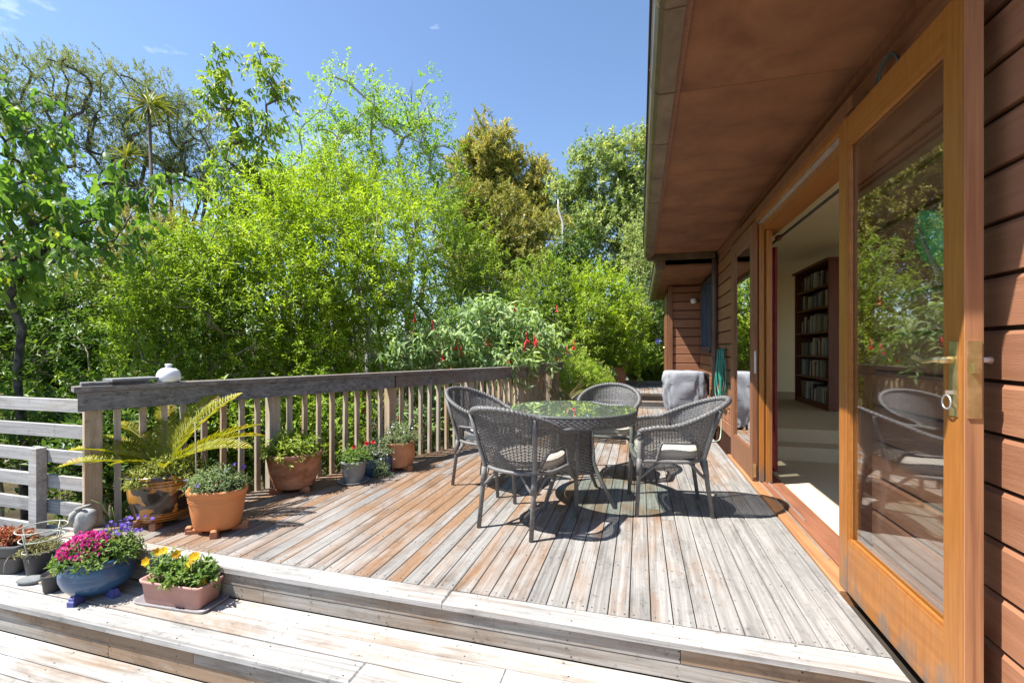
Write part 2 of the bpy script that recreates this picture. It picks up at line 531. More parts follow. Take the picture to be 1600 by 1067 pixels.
M['lf_lime'] = leaf_mat('privet_leaf', [(0.0, (0.085, 0.125, 0.014)), (0.4, (0.16, 0.215, 0.018)), (0.75, (0.27, 0.325, 0.026)), (1.0, (0.40, 0.43, 0.045))], 0.35, 0.36, gain=1.50, red=0.96)
M['lf_mid'] = leaf_mat('mid_green_leaf', [(0.0, (0.06, 0.105, 0.016)), (0.5, (0.115, 0.175, 0.022)), (1.0, (0.22, 0.275, 0.034))], 0.36, 0.32, gain=1.75, red=1.05)
M['lf_dark'] = leaf_mat('dark_green_leaf', [(0.0, (0.016, 0.048, 0.012)), (0.6, (0.038, 0.09, 0.017)), (1.0, (0.09, 0.16, 0.026))], 0.32, 0.25, gain=1.90, red=1.35)
M['lf_broad'] = leaf_mat('broad_garden_leaf', [(0.0, (0.035, 0.09, 0.022)), (0.55, (0.065, 0.15, 0.028)), (0.9, (0.12, 0.22, 0.035)), (1.0, (0.22, 0.26, 0.04))], 0.34, 0.36, gain=1.70, red=1.30)
M['lf_airy'] = leaf_mat('pale_spring_leaf', [(0.0, (0.09, 0.19, 0.025)), (0.5, (0.17, 0.30, 0.035)), (1.0, (0.29, 0.39, 0.05))], 0.4, 0.42, gain=1.40, red=1.15)
M['lf_slim'] = leaf_mat('slim_tree_leaf', [(0.0, (0.05, 0.11, 0.022)), (0.5, (0.10, 0.19, 0.03)), (0.85, (0.18, 0.26, 0.04)), (1.0, (0.25, 0.25, 0.05))], 0.33, 0.36, gain=1.75, red=1.30)
M['lf_kanuka'] = leaf_mat('kanuka_needle', [(0.0, (0.055, 0.075, 0.03)), (0.5, (0.095, 0.115, 0.045)), (1.0, (0.165, 0.165, 0.07))], 0.6, 0.2, (1.1, 1.1, 0.7), gain=2.80, red=1.00)
M['lf_gold'] = leaf_mat('gold_tipped_needle', [(0.0, (0.085, 0.115, 0.022)), (0.5, (0.19, 0.195, 0.045)), (0.8, (0.30, 0.26, 0.075)), (1.0, (0.46, 0.37, 0.15))], 0.55, 0.22, (1.1, 1.0, 0.6), gain=1.85, red=1.00)
M['lf_olive'] = leaf_mat('olive_brown_leaf', [(0.0, (0.07, 0.085, 0.018)), (0.5, (0.14, 0.145, 0.032)), (1.0, (0.26, 0.235, 0.06))], 0.5, 0.25, (1.1, 1.0, 0.6), gain=1.80, red=1.00)
M['lf_greygreen'] = leaf_mat('grey_green_leaf', [(0.0, (0.055, 0.09, 0.028)), (0.5, (0.11, 0.155, 0.05)), (0.9, (0.19, 0.225, 0.08)), (1.0, (0.30, 0.28, 0.13))], 0.4, 0.25, gain=2.30, red=1.12)
M['lf_fuchsia'] = leaf_mat('fuchsia_leaf', [(0.0, (0.08, 0.13, 0.05)), (0.5, (0.15, 0.215, 0.085)), (1.0, (0.29, 0.35, 0.15))], 0.45, 0.3, gain=1.70, red=1.00)
M['lf_maple'] = leaf_mat('lime_maple_leaf', [(0.0, (0.15, 0.24, 0.03)), (0.5, (0.26, 0.36, 0.05)), (1.0, (0.42, 0.46, 0.08))], 0.5, 0.35, gain=1.20)
M['lf_cycad'] = leaf_mat('cycad_leaflet', [(0.0, (0.13, 0.16, 0.015)), (0.45, (0.27, 0.27, 0.02)), (0.85, (0.42, 0.34, 0.02)), (1.0, (0.36, 0.13, 0.03))], 0.35, 0.25, (1.1, 1.1, 0.4), gain=1.20)
M['lf_cabbage'] = leaf_mat('cabbage_tree_leaf', [(0.0, (0.15, 0.19, 0.035)), (0.6, (0.30, 0.31, 0.05)), (1.0, (0.46, 0.40, 0.12))], 0.4, 0.2)
M['lf_moss'] = leaf_mat('moss_sprig', [(0.0, (0.11, 0.13, 0.025)), (0.5, (0.23, 0.25, 0.05)), (1.0, (0.40, 0.40, 0.12))], 0.7, 0.2)
M['lf_succ'] = leaf_mat('yellow_green_succulent', [(0.0, (0.12, 0.19, 0.03)), (0.5, (0.25, 0.33, 0.05)), (1.0, (0.44, 0.48, 0.10))], 0.4, 0.25)
M['lf_herb'] = leaf_mat('herb_leaf', [(0.0, (0.055, 0.12, 0.03)), (0.5, (0.14, 0.23, 0.05)), (1.0, (0.30, 0.36, 0.11))], 0.5, 0.28)
M['lf_greyherb'] = leaf_mat('grey_herb_leaf', [(0.0, (0.10, 0.15, 0.07)), (0.5, (0.20, 0.26, 0.12)), (1.0, (0.36, 0.42, 0.22))], 0.55, 0.25)
M['lf_dry'] = leaf_mat('dry_sprig', [(0.0, (0.12, 0.10, 0.05)), (0.5, (0.24, 0.22, 0.10)), (1.0, (0.38, 0.36, 0.18))], 0.7, 0.2)
M['lf_redsucc'] = leaf_mat('red_succulent_leaf', [(0.0, (0.22, 0.045, 0.03)), (0.5, (0.36, 0.11, 0.06)), (1.0, (0.42, 0.25, 0.11))], 0.4, 0.2, (1.1, 0.9, 0.7))
M['pet_pink'] = leaf_mat('magenta_petal', [(0.0, (0.42, 0.012, 0.16)), (0.6, (0.62, 0.035, 0.26)), (1.0, (0.78, 0.16, 0.42))], 0.5, 0.25, (1.1, 0.9, 1))
M['pet_violet'] = leaf_mat('violet_petal', [(0.0, (0.15, 0.08, 0.42)), (0.6, (0.26, 0.16, 0.58)), (1.0, (0.44, 0.34, 0.70))], 0.5, 0.25, (1, 1, 1.1))
M['pet_yellow'] = leaf_mat('yellow_petal', [(0.0, (0.72, 0.36, 0.01)), (0.7, (0.85, 0.54, 0.015)), (1.0, (0.22, 0.05, 0.01))], 0.5, 0.25, (1.1, 1, 0.5))
M['pet_red'] = leaf_mat('red_petal', [(0.0, (0.50, 0.018, 0.02)), (0.6, (0.68, 0.03, 0.035)), (1.0, (0.72, 0.09, 0.06))], 0.4, 0.25, (1.1, 0.8, 0.8))
M['pet_white'] = leaf_mat('white_petal', [(0.0, (0.66, 0.64, 0.68)), (1.0, (0.8, 0.8, 0.8))], 0.5, 0.25, (1, 1, 1))
M['pet_blue'] = leaf_mat('pale_blue_petal', [(0.0, (0.22, 0.27, 0.62)), (1.0, (0.42, 0.47, 0.78))], 0.5, 0.25, (1, 1, 1.1))
MAT = M


def two_tone_glaze():
    """dark glazed jar with amber bands and amber leaf shapes"""
    m, nt, b, out = new_mat('amber_and_dark_glaze')
    tcn = nd(nt, 'TexCoord').outputs['Object']
    sx = nd(nt, 'SeparateXYZ', {0: tcn})
    z = sx.outputs[2]
    n1 = noise_(nt, scaled(nt, tcn, (6, 6, 8)), 1.0, 2, 0.45, 1.2)
    shape = ramp(nt, n1, [(0.545, (0, 0, 0)), (0.575, (1, 1, 1))])
    band = ramp(nt, z, [(0.0, (1, 1, 1)), (0.105, (1, 1, 1)), (0.108, (0, 0, 0)), (0.285, (0, 0, 0)), (0.288, (1, 1, 1)), (0.325, (1, 1, 1)), (0.328, (0, 0, 0))])
    rings = math_(nt, 'GREATER_THAN', math_(nt, 'SINE', math_(nt, 'MULTIPLY', z, 330.0)), 0.55)
    bandc = mixc(nt, rings, (0.40, 0.17, 0.028), (0.05, 0.022, 0.012))
    body = mixc(nt, shape, (0.028, 0.02, 0.017), (0.44, 0.19, 0.03))
    col = mixc(nt, band, body, bandc)
    nt.links.new(col, b.inputs['Base Color'])
    b.inputs['Roughness'].default_value = 0.22
    b.inputs['Coat Weight'].default_value = 0.4
    return m


def blue_glaze():
    m, nt, b, out = new_mat('streaked_blue_glaze')
    tcn = nd(nt, 'TexCoord').outputs['Object']
    n1 = noise_(nt, scaled(nt, tcn, (2.5, 2.5, 34)), 1.0, 4, 0.6, 0.4)
    col = ramp(nt, n1, [(0.3, (0.012, 0.042, 0.10)), (0.5, (0.022, 0.075, 0.165)), (0.75, (0.075, 0.135, 0.205))])
    nt.links.new(col, b.inputs['Base Color'])
    b.inputs['Roughness'].default_value = 0.32
    b.inputs['Coat Weight'].default_value = 0.3
    bump(nt, b, n1, 0.25, 0.004)
    return m


M['glaze'] = two_tone_glaze()
M['blue'] = blue_glaze()


# ------------------------------------------------------------------ foliage engine
def fast_mesh(name, V, T, var=None):
    me = bpy.data.meshes.new(name)
    nv, ntri = len(V), len(T)
    me.vertices.add(nv)
    me.vertices.foreach_set('co', np.ascontiguousarray(V, np.float32).ravel())
    me.loops.add(ntri * 3)
    me.loops.foreach_set('vertex_index', np.ascontiguousarray(T, np.int32).ravel())
    me.polygons.add(ntri)
    me.polygons.foreach_set('loop_start', np.arange(0, ntri * 3, 3, dtype=np.int32))
    me.update(calc_edges=True)
    if var is not None:
        at_ = me.attributes.new('var', 'FLOAT', 'POINT')
        at_.data.foreach_set('value', np.ascontiguousarray(var, np.float32))
    me.validate()
    return me


def unit(a):
    return a / np.maximum(np.linalg.norm(a, axis=1, keepdims=True), 1e-9)


def leaf_geo(P, D, N, L, Wd, var, big=False, bend=0.25):
    """leaf blades: base P, direction D, upper side N, length L, width Wd"""
    n = len(P)
    D = unit(D)
    Sd = unit(np.cross(D, N))
    N = unit(np.cross(Sd, D))
    L = L[:, None]
    Wd = Wd[:, None]
    if not big:
        V = np.stack([P, P + D * L * 0.45 + Sd * Wd * 0.5 + N * Wd * 0.16, P + D * L - N * L * bend * 0.4,
                      P + D * L * 0.45 - Sd * Wd * 0.5 + N * Wd * 0.16], 1).reshape(-1, 3)
        b = (np.arange(n) * 4)[:, None]
        T = np.concatenate([b + [0, 1, 2], b + [0, 2, 3]], 1).reshape(-1, 3)
        return V, T, np.repeat(var, 4)
    V = np.stack([P,
                  P + D * L * 0.35 + Sd * Wd * 0.46 + N * Wd * 0.12,
                  P + D * L * 0.35 - Sd * Wd * 0.46 + N * Wd * 0.12,
                  P + D * L * 0.42,
                  P + D * L * 0.74 + Sd * Wd * 0.30 + N * (Wd * 0.05 - L * bend * 0.32),
                  P + D * L * 0.74 - Sd * Wd * 0.30 + N * (Wd * 0.05 - L * bend * 0.32),
                  P + D * L - N * L * bend * 0.8], 1).reshape(-1, 3)
    b = (np.arange(n) * 7)[:, None]
    T = np.concatenate([b + [0, 1, 3], b + [0, 3, 2], b + [1, 4, 3], b + [3, 4, 6], b + [3, 6, 5], b + [2, 3, 5]], 1).reshape(-1, 3)
    return V, T, np.repeat(var, 7)


class Foliage:
    def __init__(s):
        s.V, s.T, s.A, s.n = [], [], [], 0

    def put(s, V, T, A):
        s.V.append(V)
        s.T.append(T + s.n)
        s.A.append(A)
        s.n += len(V)
        return s

    def build(s, name, mat, parent, kind=None):
        me = fast_mesh(name, np.concatenate(s.V), np.concatenate(s.T), np.concatenate(s.A))
        o = link(name, me, mat, parent)
        if kind: o['kind'] = kind
        return o


def in_ellipsoids(ells, n, shell=0.45):
    """n points in a union of ellipsoids (c, r), drawn towards their shells"""
    w = np.array([(r[0] * r[1] * r[2]) ** 0.62 for c, r in ells])
    pick = RNG.choice(len(ells), n, p=w / w.sum())
    C = np.array([e[0] for e in ells])[pick]
    Rr = np.array([e[1] for e in ells])[pick]
    d = unit(RNG.normal(size=(n, 3)))
    rad = RNG.random(n) ** shell
    return C + d * Rr * rad[:, None], d


def shoots(centers, outdir, per, spread, length, leaves, L, Wd, up=0.5, droop=0.0, whorl=0.6, jit=0.25, big=False, var_mu=None, bend=0.25, tipvar=0.25):
    """leafy shoots round every centre; returns leaf arrays"""
    nc = len(centers)
    O = np.repeat(centers, per, 0) + RNG.normal(size=(nc * per, 3)) * spread
    Dm = np.repeat(outdir, per, 0)
    D = unit(Dm * 0.8 + RNG.normal(size=(nc * per, 3)) * 0.7 + np.array([0, 0, up]))
    cv = np.repeat(RNG.random(nc) if var_mu is None else var_mu, per)
    sv = 0.08 + cv * 0.42 + RNG.random(nc * per) * 0.38
    ns = len(O)
    t = np.tile((np.arange(leaves) + 0.5) / leaves, ns)
    Oi = np.repeat(O, leaves, 0)
    Di = np.repeat(D, leaves, 0)
    P = Oi + Di * (t * length)[:, None] + np.array([0, 0, -droop]) * ((t * length) ** 2)[:, None] * 1.5
    a = unit(np.cross(Di, np.array([0.3, 0.5, 0.81])))
    b = np.cross(Di, a)
    ang = np.tile(np.arange(leaves) * 2.4, ns) + RNG.random(ns * leaves) * 0.8
    rad = a * np.cos(ang)[:, None] + b * np.sin(ang)[:, None]
    LD = Di * (1 - whorl) + rad * whorl + RNG.normal(size=P.shape) * jit + np.array([0, 0, -droop])
    NN = Di * 0.4 + np.array(SUN) * 1.0 + RNG.normal(size=P.shape) * 0.42      # blades turn to the light
    Ls = L * (0.5 + 0.85 * RNG.random(len(P))) * np.repeat(0.8 + 0.4 * RNG.random(ns), leaves)
    Ws = Wd * (0.7 + 0.5 * RNG.random(len(P)))
    var = np.clip(np.repeat(sv, leaves) + tipvar * (t - 0.3) + RNG.normal(size=len(P)) * 0.09, 0, 1)
    return leaf_geo(P, LD, NN, Ls, Ws, var, big, bend)


def skeleton(mb, base, targets, r0, trunk_top=0.55, sides=5, wob=0.12, rmin=0.006, lean=None):
    """limbs from base to every target point, each joined to the nearest earlier limb"""
    base = np.array(base, float)
    T = np.asarray(targets, float)
    cen = T.mean(0) if lean is None else np.array(lean, float)
    top = base + (cen - base) * np.array([1, 1, 1]) * trunk_top
    k = 7
    nodes = [base + (top - base) * (i / k) + (RNG.normal(size=3) * wob * 0.25 * (0 < i < k)) for i in range(k + 1)]
    par = [-1] + list(range(k))
    order = np.argsort(np.linalg.norm((T - top) * np.array([1, 1, 0.8]), axis=1))
    for j in order:
        t = T[j]
        A = np.array(nodes)
        dv = t - A
        dist = np.linalg.norm(dv, axis=1)
        cost = dist + np.maximum(0, -dv[:, 2]) * 1.6 + 0.25 * np.linalg.norm(A - base, axis=1) * 0.2
        cost[:2] += 3
        i = int(np.argmin(cost))
        p = A[i]
        prev = i
        segs = 3 if dist[i] > 0.5 else 2
        for q in range(1, segs + 1):
            f = q / segs
            pt = p + (t - p) * f + np.array([0, 0, 0.10 * dist[i]]) * math.sin(f * math.pi) + (RNG.normal(size=3) * wob * 0.3 * dist[i] if q < segs else 0)
            nodes.append(pt)
            par.append(prev)
            prev = len(nodes) - 1
    n = len(nodes)
    cnt = np.zeros(n)
    has = np.zeros(n, bool)
    for i in range(n):
        if par[i] >= 0: has[par[i]] = True
    for i in range(n - 1, -1, -1):
        if not has[i]: cnt[i] += 1
        if par[i] >= 0: cnt[par[i]] += cnt[i]
    rad = np.maximum(rmin, r0 * np.sqrt(cnt / cnt[0]))
    rad[0] *= 1.25
    for i in range(n):
        if par[i] < 0: continue
        a, b = nodes[par[i]], nodes[i]
        ra = min(rad[par[i]], rad[i] * 1.35)
        mb.tube([a, b], [ra, rad[i]], sides, cap=False)
    return np.array(nodes)


def ell(u, v, d, ru, rv, rd=None):
    k = d / F_PX
    rd = rd if rd is not None else (ru + rv) / 2 * k
    return (tuple(at(u, v, d)), (ru * k, rd, rv * k))


GROUND_Z = -1.7


def plant(name, label, cat, base, ells, ncl, per, leaves, L, Wd, lm, bark='bark', trunk=0.05, spread=0.1, slen=0.2, group=None, shell=0.5, stems=1, big=False,
          up=0.5, droop=0.0, whorl=0.6, jit=0.25, trunk_top=0.55, crown='crown', limb_share=1.0, bend=0.25, wob=0.12):
    b = Vector(base)
    o = thing(name, label, cat, b, 0, group)
    P, d = in_ellipsoids(ells, ncl, shell)
    P = P - np.array(b)
    keep = P[:, 2] > 0.1
    P, d = P[keep], d[keep]
    mb = MB()
    if stems == 1:
        m = max(4, int(len(P) * limb_share))
        skeleton(mb, (0, 0, 0), P[:m], trunk, trunk_top, wob=wob)
    else:
        m = max(stems * 3, int(len(P) * limb_share))
        grp = RNG.integers(0, stems, m)
        # stems split by bearing so that each serves its own side
        bear = np.argsort(np.argsort(P[:m, 0] + RNG.normal(size=m) * 0.15))
        grp = (bear * stems // m)
        for s_ in range(stems):
            tg = P[:m][grp == s_]
            if len(tg) < 2: continue
            bs = (tg[:, 0].mean() * 0.45, tg[:, 1].mean() * 0.45, 0)
            sm_ = MB()
            skeleton(sm_, bs, tg, trunk, trunk_top, wob=wob)
            sm_.build('stem', M[bark], o)
    if mb.v: mb.build('trunk', M[bark], o)
    fo = Foliage()
    fo.put(*shoots(P, d, per, spread, slen, leaves, L, Wd, up, droop, whorl, jit, big, None, bend))
    fo.build(crown, M[lm], o, 'stuff')
    return o


# ------------------------------------------------------------------ ground
gb = MB()
n = 60
ext = [-400, -120, -60, -30] + [x for x in range(-24, 26, 2)] + [30, 60, 120, 400]
ys = [-400, -100, -40, -12, -4] + [x for x in range(0, 42, 2)] + [50, 80, 140, 400]
vs = []
for y in ys:
    for x in ext:
        z = GROUND_Z
        if x < -3: z -= min(1.2, (-3 - x) * 0.10)
        if y > 8: z += min(6.0, (y - 8) * 0.16)
        if x > 0 and y > 9.5: z = max(z, 0.1)
        z += 0.12 * mnoise.noise(Vector((x * 0.3, y * 0.3, 0)))
        if -5 < x < 9 and y < 9.0: z = min(z, -1.0)
        vs.append((x, y, z))
nx = len(ext)
fs = [(j * nx + i, j * nx + i + 1, (j + 1) * nx + i + 1, (j + 1) * nx + i) for j in range(len(ys) - 1) for i in range(nx - 1)]
gb.add(vs, fs, True)
tag(gb.build('ground', M['ground']), 'shaded soil and leaf litter under the garden trees', 'ground', kind='structure')

# ------------------------------------------------------------------ upper deck
RAIL_P, RAIL_D = Vector((-3.57, 2.20, 0)), Vector((0.418, 0.908, 0))
BEND_Y, END_Y, FAR_X = 6.40, 9.60, -1.56
PITCH, GAP, BT = 0.0947, 0.0045, 0.026


def deck_far(x):
    """where a deck board at x ends, away from the steps"""
    if x < -1.637: return 2.2 + (x + 3.57) * 0.908 / 0.418 - 0.03
    return END_Y


deck = MB()
deck.prism([(-3.60, 2.02), (0.94, 2.02), (0.94, 9.58), (-1.60, 9.58), (-1.60, 6.42)], -0.15, -0.035)
DK = tag(deck.build('deck', M['under']), 'weathered timber deck of long narrow boards beside the house', 'deck', kind='structure')
k0 = math.floor((-3.60 - 0.048) / PITCH)
k = k0
while True:
    x0 = 0.048 + k * PITCH + GAP / 2
    x1 = x0 + PITCH - GAP
    k += 1
    if x0 > 0.94: break
    x1 = min(x1, 0.945)
    if x1 < -3.60: continue
    ya, yb = deck_far(x0), deck_far(x1)
    y0 = 2.102
    if yb < y0 + 0.05: continue
    ya = max(ya, y0 + 0.01)
    cuts = [y0]
    p = y0 + random.uniform(1.2, 4.2)
    while p < min(ya, yb) - 0.8:
        cuts.append(p)
        p += random.uniform(2.4, 4.4)
    for i, c in enumerate(cuts):
        last = i == len(cuts) - 1
        e0, e1 = (ya, yb) if last else (cuts[i + 1] - 0.004,) * 2
        zt = random.uniform(-0.0012, 0.0012)
        b = MB()
        ch = 0.0025
        pts = [(x0, c), (x1, c), (x1, e1), (x0, e0)]
        ins = [(x0 + ch, c), (x1 - ch, c), (x1 - ch, e1), (x0 + ch, e0)]
        b.add([(x, y, -BT) for x, y in pts] + [(x, y, zt - ch) for x, y in pts] + [(x, y, zt) for x, y in ins],
              [(3, 2, 1, 0), (0, 1, 5, 4), (1, 2, 6, 5), (2, 3, 7, 6), (3, 0, 4, 7), (4, 5, 9, 8), (5, 6, 10, 9), (6, 7, 11, 10), (7, 4, 8, 11), (8, 9, 10, 11)])
        b.build('deck_board', M['deck'], DK)


def cross_boards(name, parent, x0, x1, y0, y1, z1, th, mat, cuts, ch=0.004):
    xs = [x0] + cuts + [x1]
    for a, c in zip(xs[:-1], xs[1:]):
        b = MB()
        b.box(a + 0.0015, c - 0.0015, y0, y1, z1 - th, z1 + random.uniform(-0.001, 0.001), ch)
        b.build(name, mat, parent)


# ------------------------------------------------------------------ steps down to the lower deck
sb = MB()
sb.box(-3.58, 0.93, 2.005, 2.06, -0.5, -0.032)
sb.box(-5.0, 0.93, 1.66, 2.004, -0.5, -0.195)
ST = tag(sb.build('deck_steps', M['under']), 'two broad bleached timber steps along the front of the deck', 'steps', kind='structure')
Z1, Z2 = -0.165, -0.335
cross_boards('nosing_board', ST, -3.61, 0.945, 1.975, 2.098, 0.003, 0.03, M['deck_cross'], [-2.62, 1.0 - 1.9], 0.006)
cross_boards('riser_board', ST, -3.60, 0.94, 1.990, 2.004, -0.029, 0.064, M['riser'], [0.16], 0.002)
cross_boards('riser_board', ST, -3.60, 0.94, 1.992, 2.004, -0.097, 0.066, M['riser'], [-1.95], 0.002)
cross_boards('tread_board', ST, -5.0, 0.94, 1.868, 1.988, Z1, 0.028, M['deck_cross'], [-2.3, 0.4], 0.003)
cross_boards('tread_board', ST, -5.0, 0.94, 1.742, 1.863, Z1, 0.028, M['deck_cross'], [-3.1, -0.55], 0.003)
cross_boards('nosing_board', ST, -5.0, 0.94, 1.615, 1.737, Z1, 0.030, M['deck_cross'], [-3.75, -1.15], 0.006)
cross_boards('riser_board', ST, -5.0, 0.94, 1.636, 1.656, Z1 - 0.031, 0.066, M['riser'], [-2.0, 0.2], 0.002)
cross_boards('riser_board', ST, -5.0, 0.94, 1.638, 1.656, Z1 - 0.099, 0.070, M['riser'], [-2.55, -0.6], 0.002)
# left end of the upper step
for i, (za, zb) in enumerate(((-0.029, -0.093), (-0.097, -0.163))):
    b = MB()
    b.box(-3.618, -3.602, 1.992, 2.30, zb, za)
    b.build('riser_board', M['riser'], ST)

ld = MB()
ld.box(-5.2, 1.06, -2.2, 1.63, -0.6, Z2 - 0.035)
LD = tag(ld.build('lower_deck', M['under']), 'sun bleached lower deck with boards laid across', 'deck', kind='structure')
y = 1.634
i = 0
while y > -2.1:
    w = 0.118 if i == 0 else 0.0895
    xs = [-5.2, random.uniform(-3.6, -2.6), random.uniform(-0.8, 0.3), 1.06]
    cross_boards('deck_board', LD, xs[0], xs[3], y - w, y, Z2, 0.026, M['deck_cross'], xs[1:3], 0.003)
    y -= w + 0.005
    i += 1

# nail heads, two to a board over every joist
def nails(parent, spots, up=True):
    vs_, fs_ = [], []
    for x, y, z, vert in spots:
        r_ = random.uniform(0.0028, 0.0042)
        b_ = len(vs_)
        for q in range(6):
            a_ = q * math.pi / 3
            vs_.append((x + r_ * math.cos(a_), y - 0.0012, z + r_ * math.sin(a_)) if vert else (x + r_ * math.cos(a_), y + r_ * math.sin(a_), z + 0.0018))
        fs_.append(tuple(range(b_, b_ + 6)))
    mb_ = MB()
    mb_.add(vs_, fs_)
    o_ = mb_.build('nail_heads', M['nail'], parent)
    o_['kind'] = 'stuff'


M['nail'] = varied('rusty_nail', (0.03, 0.022, 0.018), (0.07, 0.045, 0.03), 30, 0.7, 0.3, world=True)
sp = []
for kk_ in range(k0, 10):
    xb = 0.048 + kk_ * PITCH
    for yj in (2.13, 2.58, 3.03, 3.48, 3.93, 4.38, 4.83, 5.28):
        if yj < deck_far(xb) - 0.05:
            sp += [(xb + 0.022 + random.gauss(0, 0.003), yj + random.gauss(0, 0.008), 0.0, False), (xb + 0.074 + random.gauss(0, 0.003), yj + random.gauss(0, 0.008), 0.0, False)]
nails(DK, [p for p in sp if -3.55 < p[0] < 0.93])
sp = []
for xj in np.arange(-4.8, 0.95, 0.45):
    for yb in (1.64, 1.71, 1.765, 1.84, 1.89, 1.965): sp.append((xj + random.gauss(0, 0.01), yb, Z1, False))
    for yb in (2.0, 2.075):
        if xj > -3.5: sp.append((xj + random.gauss(0, 0.01), yb, 0.003, False))
    for zb in (-0.215, -0.245, -0.28, -0.318): sp.append((xj + random.gauss(0, 0.01), 1.636, zb, True))
    for zb in (-0.045, -0.078, -0.112, -0.148):
        if xj > -3.5: sp.append((xj + random.gauss(0, 0.01), 1.990, zb, True))
nails(ST, sp)
sp = []
yb = 1.634
for i_ in range(26):
    w_ = 0.118 if i_ == 0 else 0.0895
    for xj in np.arange(-5.0, 1.0, 0.45):
        sp += [(xj + random.gauss(0, 0.01), yb - 0.02, Z2, False), (xj + random.gauss(0, 0.01), yb - w_ + 0.02, Z2, False)]
    yb -= w_ + 0.005
nails(LD, sp)

# ------------------------------------------------------------------ far steps and upper landing
fb = MB()
fb.box(-0.95, 0.50, 9.64, 13.2, -0.2, 0.245)
FS = tag(fb.build('far_landing', M['under']), 'raised timber landing with two steps at the far end of the deck', 'landing', kind='structure')
for z0, z1, yy in ((0.004, 0.118, 9.62), (0.148, 0.248, 9.92)):
    b = MB(); b.box(-0.95, 0.50, yy - 0.012, yy + 0.012, z0, z1); b.build('riser_board', M['deck_cross'], FS)
b = MB(); b.box(-0.95, 0.50, 9.585, 9.90, 0.12, 0.146, 0.004); b.build('tread_board', M['deck_cross'], FS)
x = -0.95
while x < 0.48:
    b = MB(); b.box(x, min(x + 0.089, 0.50), 9.89, 12.4, 0.25, 0.278, 0.002); b.build('deck_board', M['deck'], FS)
    x += 0.095
b = MB(); b.box(-0.97, 0.52, 12.41, 12.45, 0.2, 0.36, 0.004); b.build('edging_board', M['deck_cross'], FS)

# ------------------------------------------------------------------ balustrade
RB = thing('balustrade', 'timber balustrade with dark weathered handrail and tan balusters', 'balustrade', (0, 0, 0))
RB['label'] = 'long timber balustrade with dark weathered handrail along the deck edge'
RDIR = RAIL_D.normalized()
RN = Vector((RDIR.y, -RDIR.x, 0))       # towards the deck


def along_box(name, mat, a, b, n0, n1, z0, z1, parent, ext0=0.0, ext1=0.0, ch=0.0):
    """a straight timber from a to b (plan), n0..n1 across, z0..z1 high"""
    a, b = Vector(a), Vector(b)
    d = (b - a).normalized()
    nn = Vector((d.y, -d.x, 0))
    a = a - d * ext0
    b = b + d * ext1
    m = MB()
    pl = [a + nn * n0, a + nn * n1, b + nn * n1, b + nn * n0]
    m.prism([(p.x, p.y) for p in reversed(pl)], z0, z1)
    return m.build(name, mat, parent)


bend = RAIL_P + RAIL_D * ((BEND_Y - RAIL_P.y) / RAIL_D.y)
far_end = Vector((-1.50, 8.75, 0))
joints = [0.0, 2.38, (bend - RAIL_P).length]
for a, b in zip(joints[:-1], joints[1:]):
    pa, pb = RAIL_P + RDIR * a, RAIL_P + RDIR * b
    e0 = 0.10 if a == 0 else -0.002
    along_box('handrail_cap', M['rail'], pa, pb, -0.075, 0.075, 0.915, 0.95, RB, e0, 0.0)
    along_box('rail_board', M['rail'], pa, pb, 0.030, 0.058, 0.785, 0.912, RB, e0 - 0.02, 0.0)
along_box('handrail_cap', M['rail'], bend, far_end, -0.075, 0.075, 0.914, 0.949, RB, 0.02, 0.06)
along_box('rail_board', M['rail'], bend, far_end, 0.030, 0.058, 0.785, 0.911, RB, -0.01, 0.04)
post_k = [0.0, 1.17, 2.38, 3.56, 4.56]
for kx in post_k:
    p = RAIL_P + RDIR * kx
    along_box('post', M['baluster'], p - RDIR * 0.045, p + RDIR * 0.045, -0.062, 0.028, -0.45, 0.912, RB)
bal_proto = None
ang = math.atan2(RDIR.y, RDIR.x)
me_bal = MB().box(-0.0185, 0.0185, -0.0185, 0.0185, -0.20, 0.90).mesh('baluster')
me_bal.materials.append(M['baluster'])


def baluster(p, a):
    o = link('baluster', me_bal, None, RB)
    o.location = p
    o.rotation_euler = (random.gauss(0, 0.004), random.gauss(0, 0.004), a + random.gauss(0, 0.05))


for a, b in zip(post_k[:-1], post_k[1:]):
    nb = 8
    for i in range(nb):
        kx = a + (b - a) * (i + 1) / (nb + 1)
        baluster(RAIL_P + RDIR * kx - RN * 0.002, ang)
d2 = (far_end - bend).normalized()
L2 = (far_end - bend).length
n2 = Vector((d2.y, -d2.x, 0))
for i in range(17):
    kx = 0.12 + i * (L2 - 0.2) / 17
    if i in (8, 16):
        p = bend + d2 * kx
        along_box('post', M['baluster'], p - d2 * 0.045, p + d2 * 0.045, -0.062, 0.028, -0.45, 0.912, RB)
    else:
        baluster(bend + d2 * kx - n2 * 0.002, math.atan2(d2.y, d2.x))

# ------------------------------------------------------------------ slatted fence on the left
FN = thing('slat_fence', 'pale grey horizontal slat fence beside the deck corner', 'fence', (0, 0, 0))
for i in range(7):
    zt = 0.845 - i * 0.182
    b = MB()
    b.box(-6.6, -3.655 + (0.03 if i else 0.06), 2.235, 2.262, zt - 0.09, zt, 0.002)
    b.build('slat', M['slat'], FN)
for xx, zt, yy in ((-4.12, 0.50, 2.165), (-5.6, 0.80, 2.27)):
    b = MB(); b.box(xx - 0.04, xx + 0.04, yy + 0.005, yy + 0.066 if yy < 2.2 else yy + 0.12, -1.4, zt, 0.004); b.build('post', M['slat'], FN)

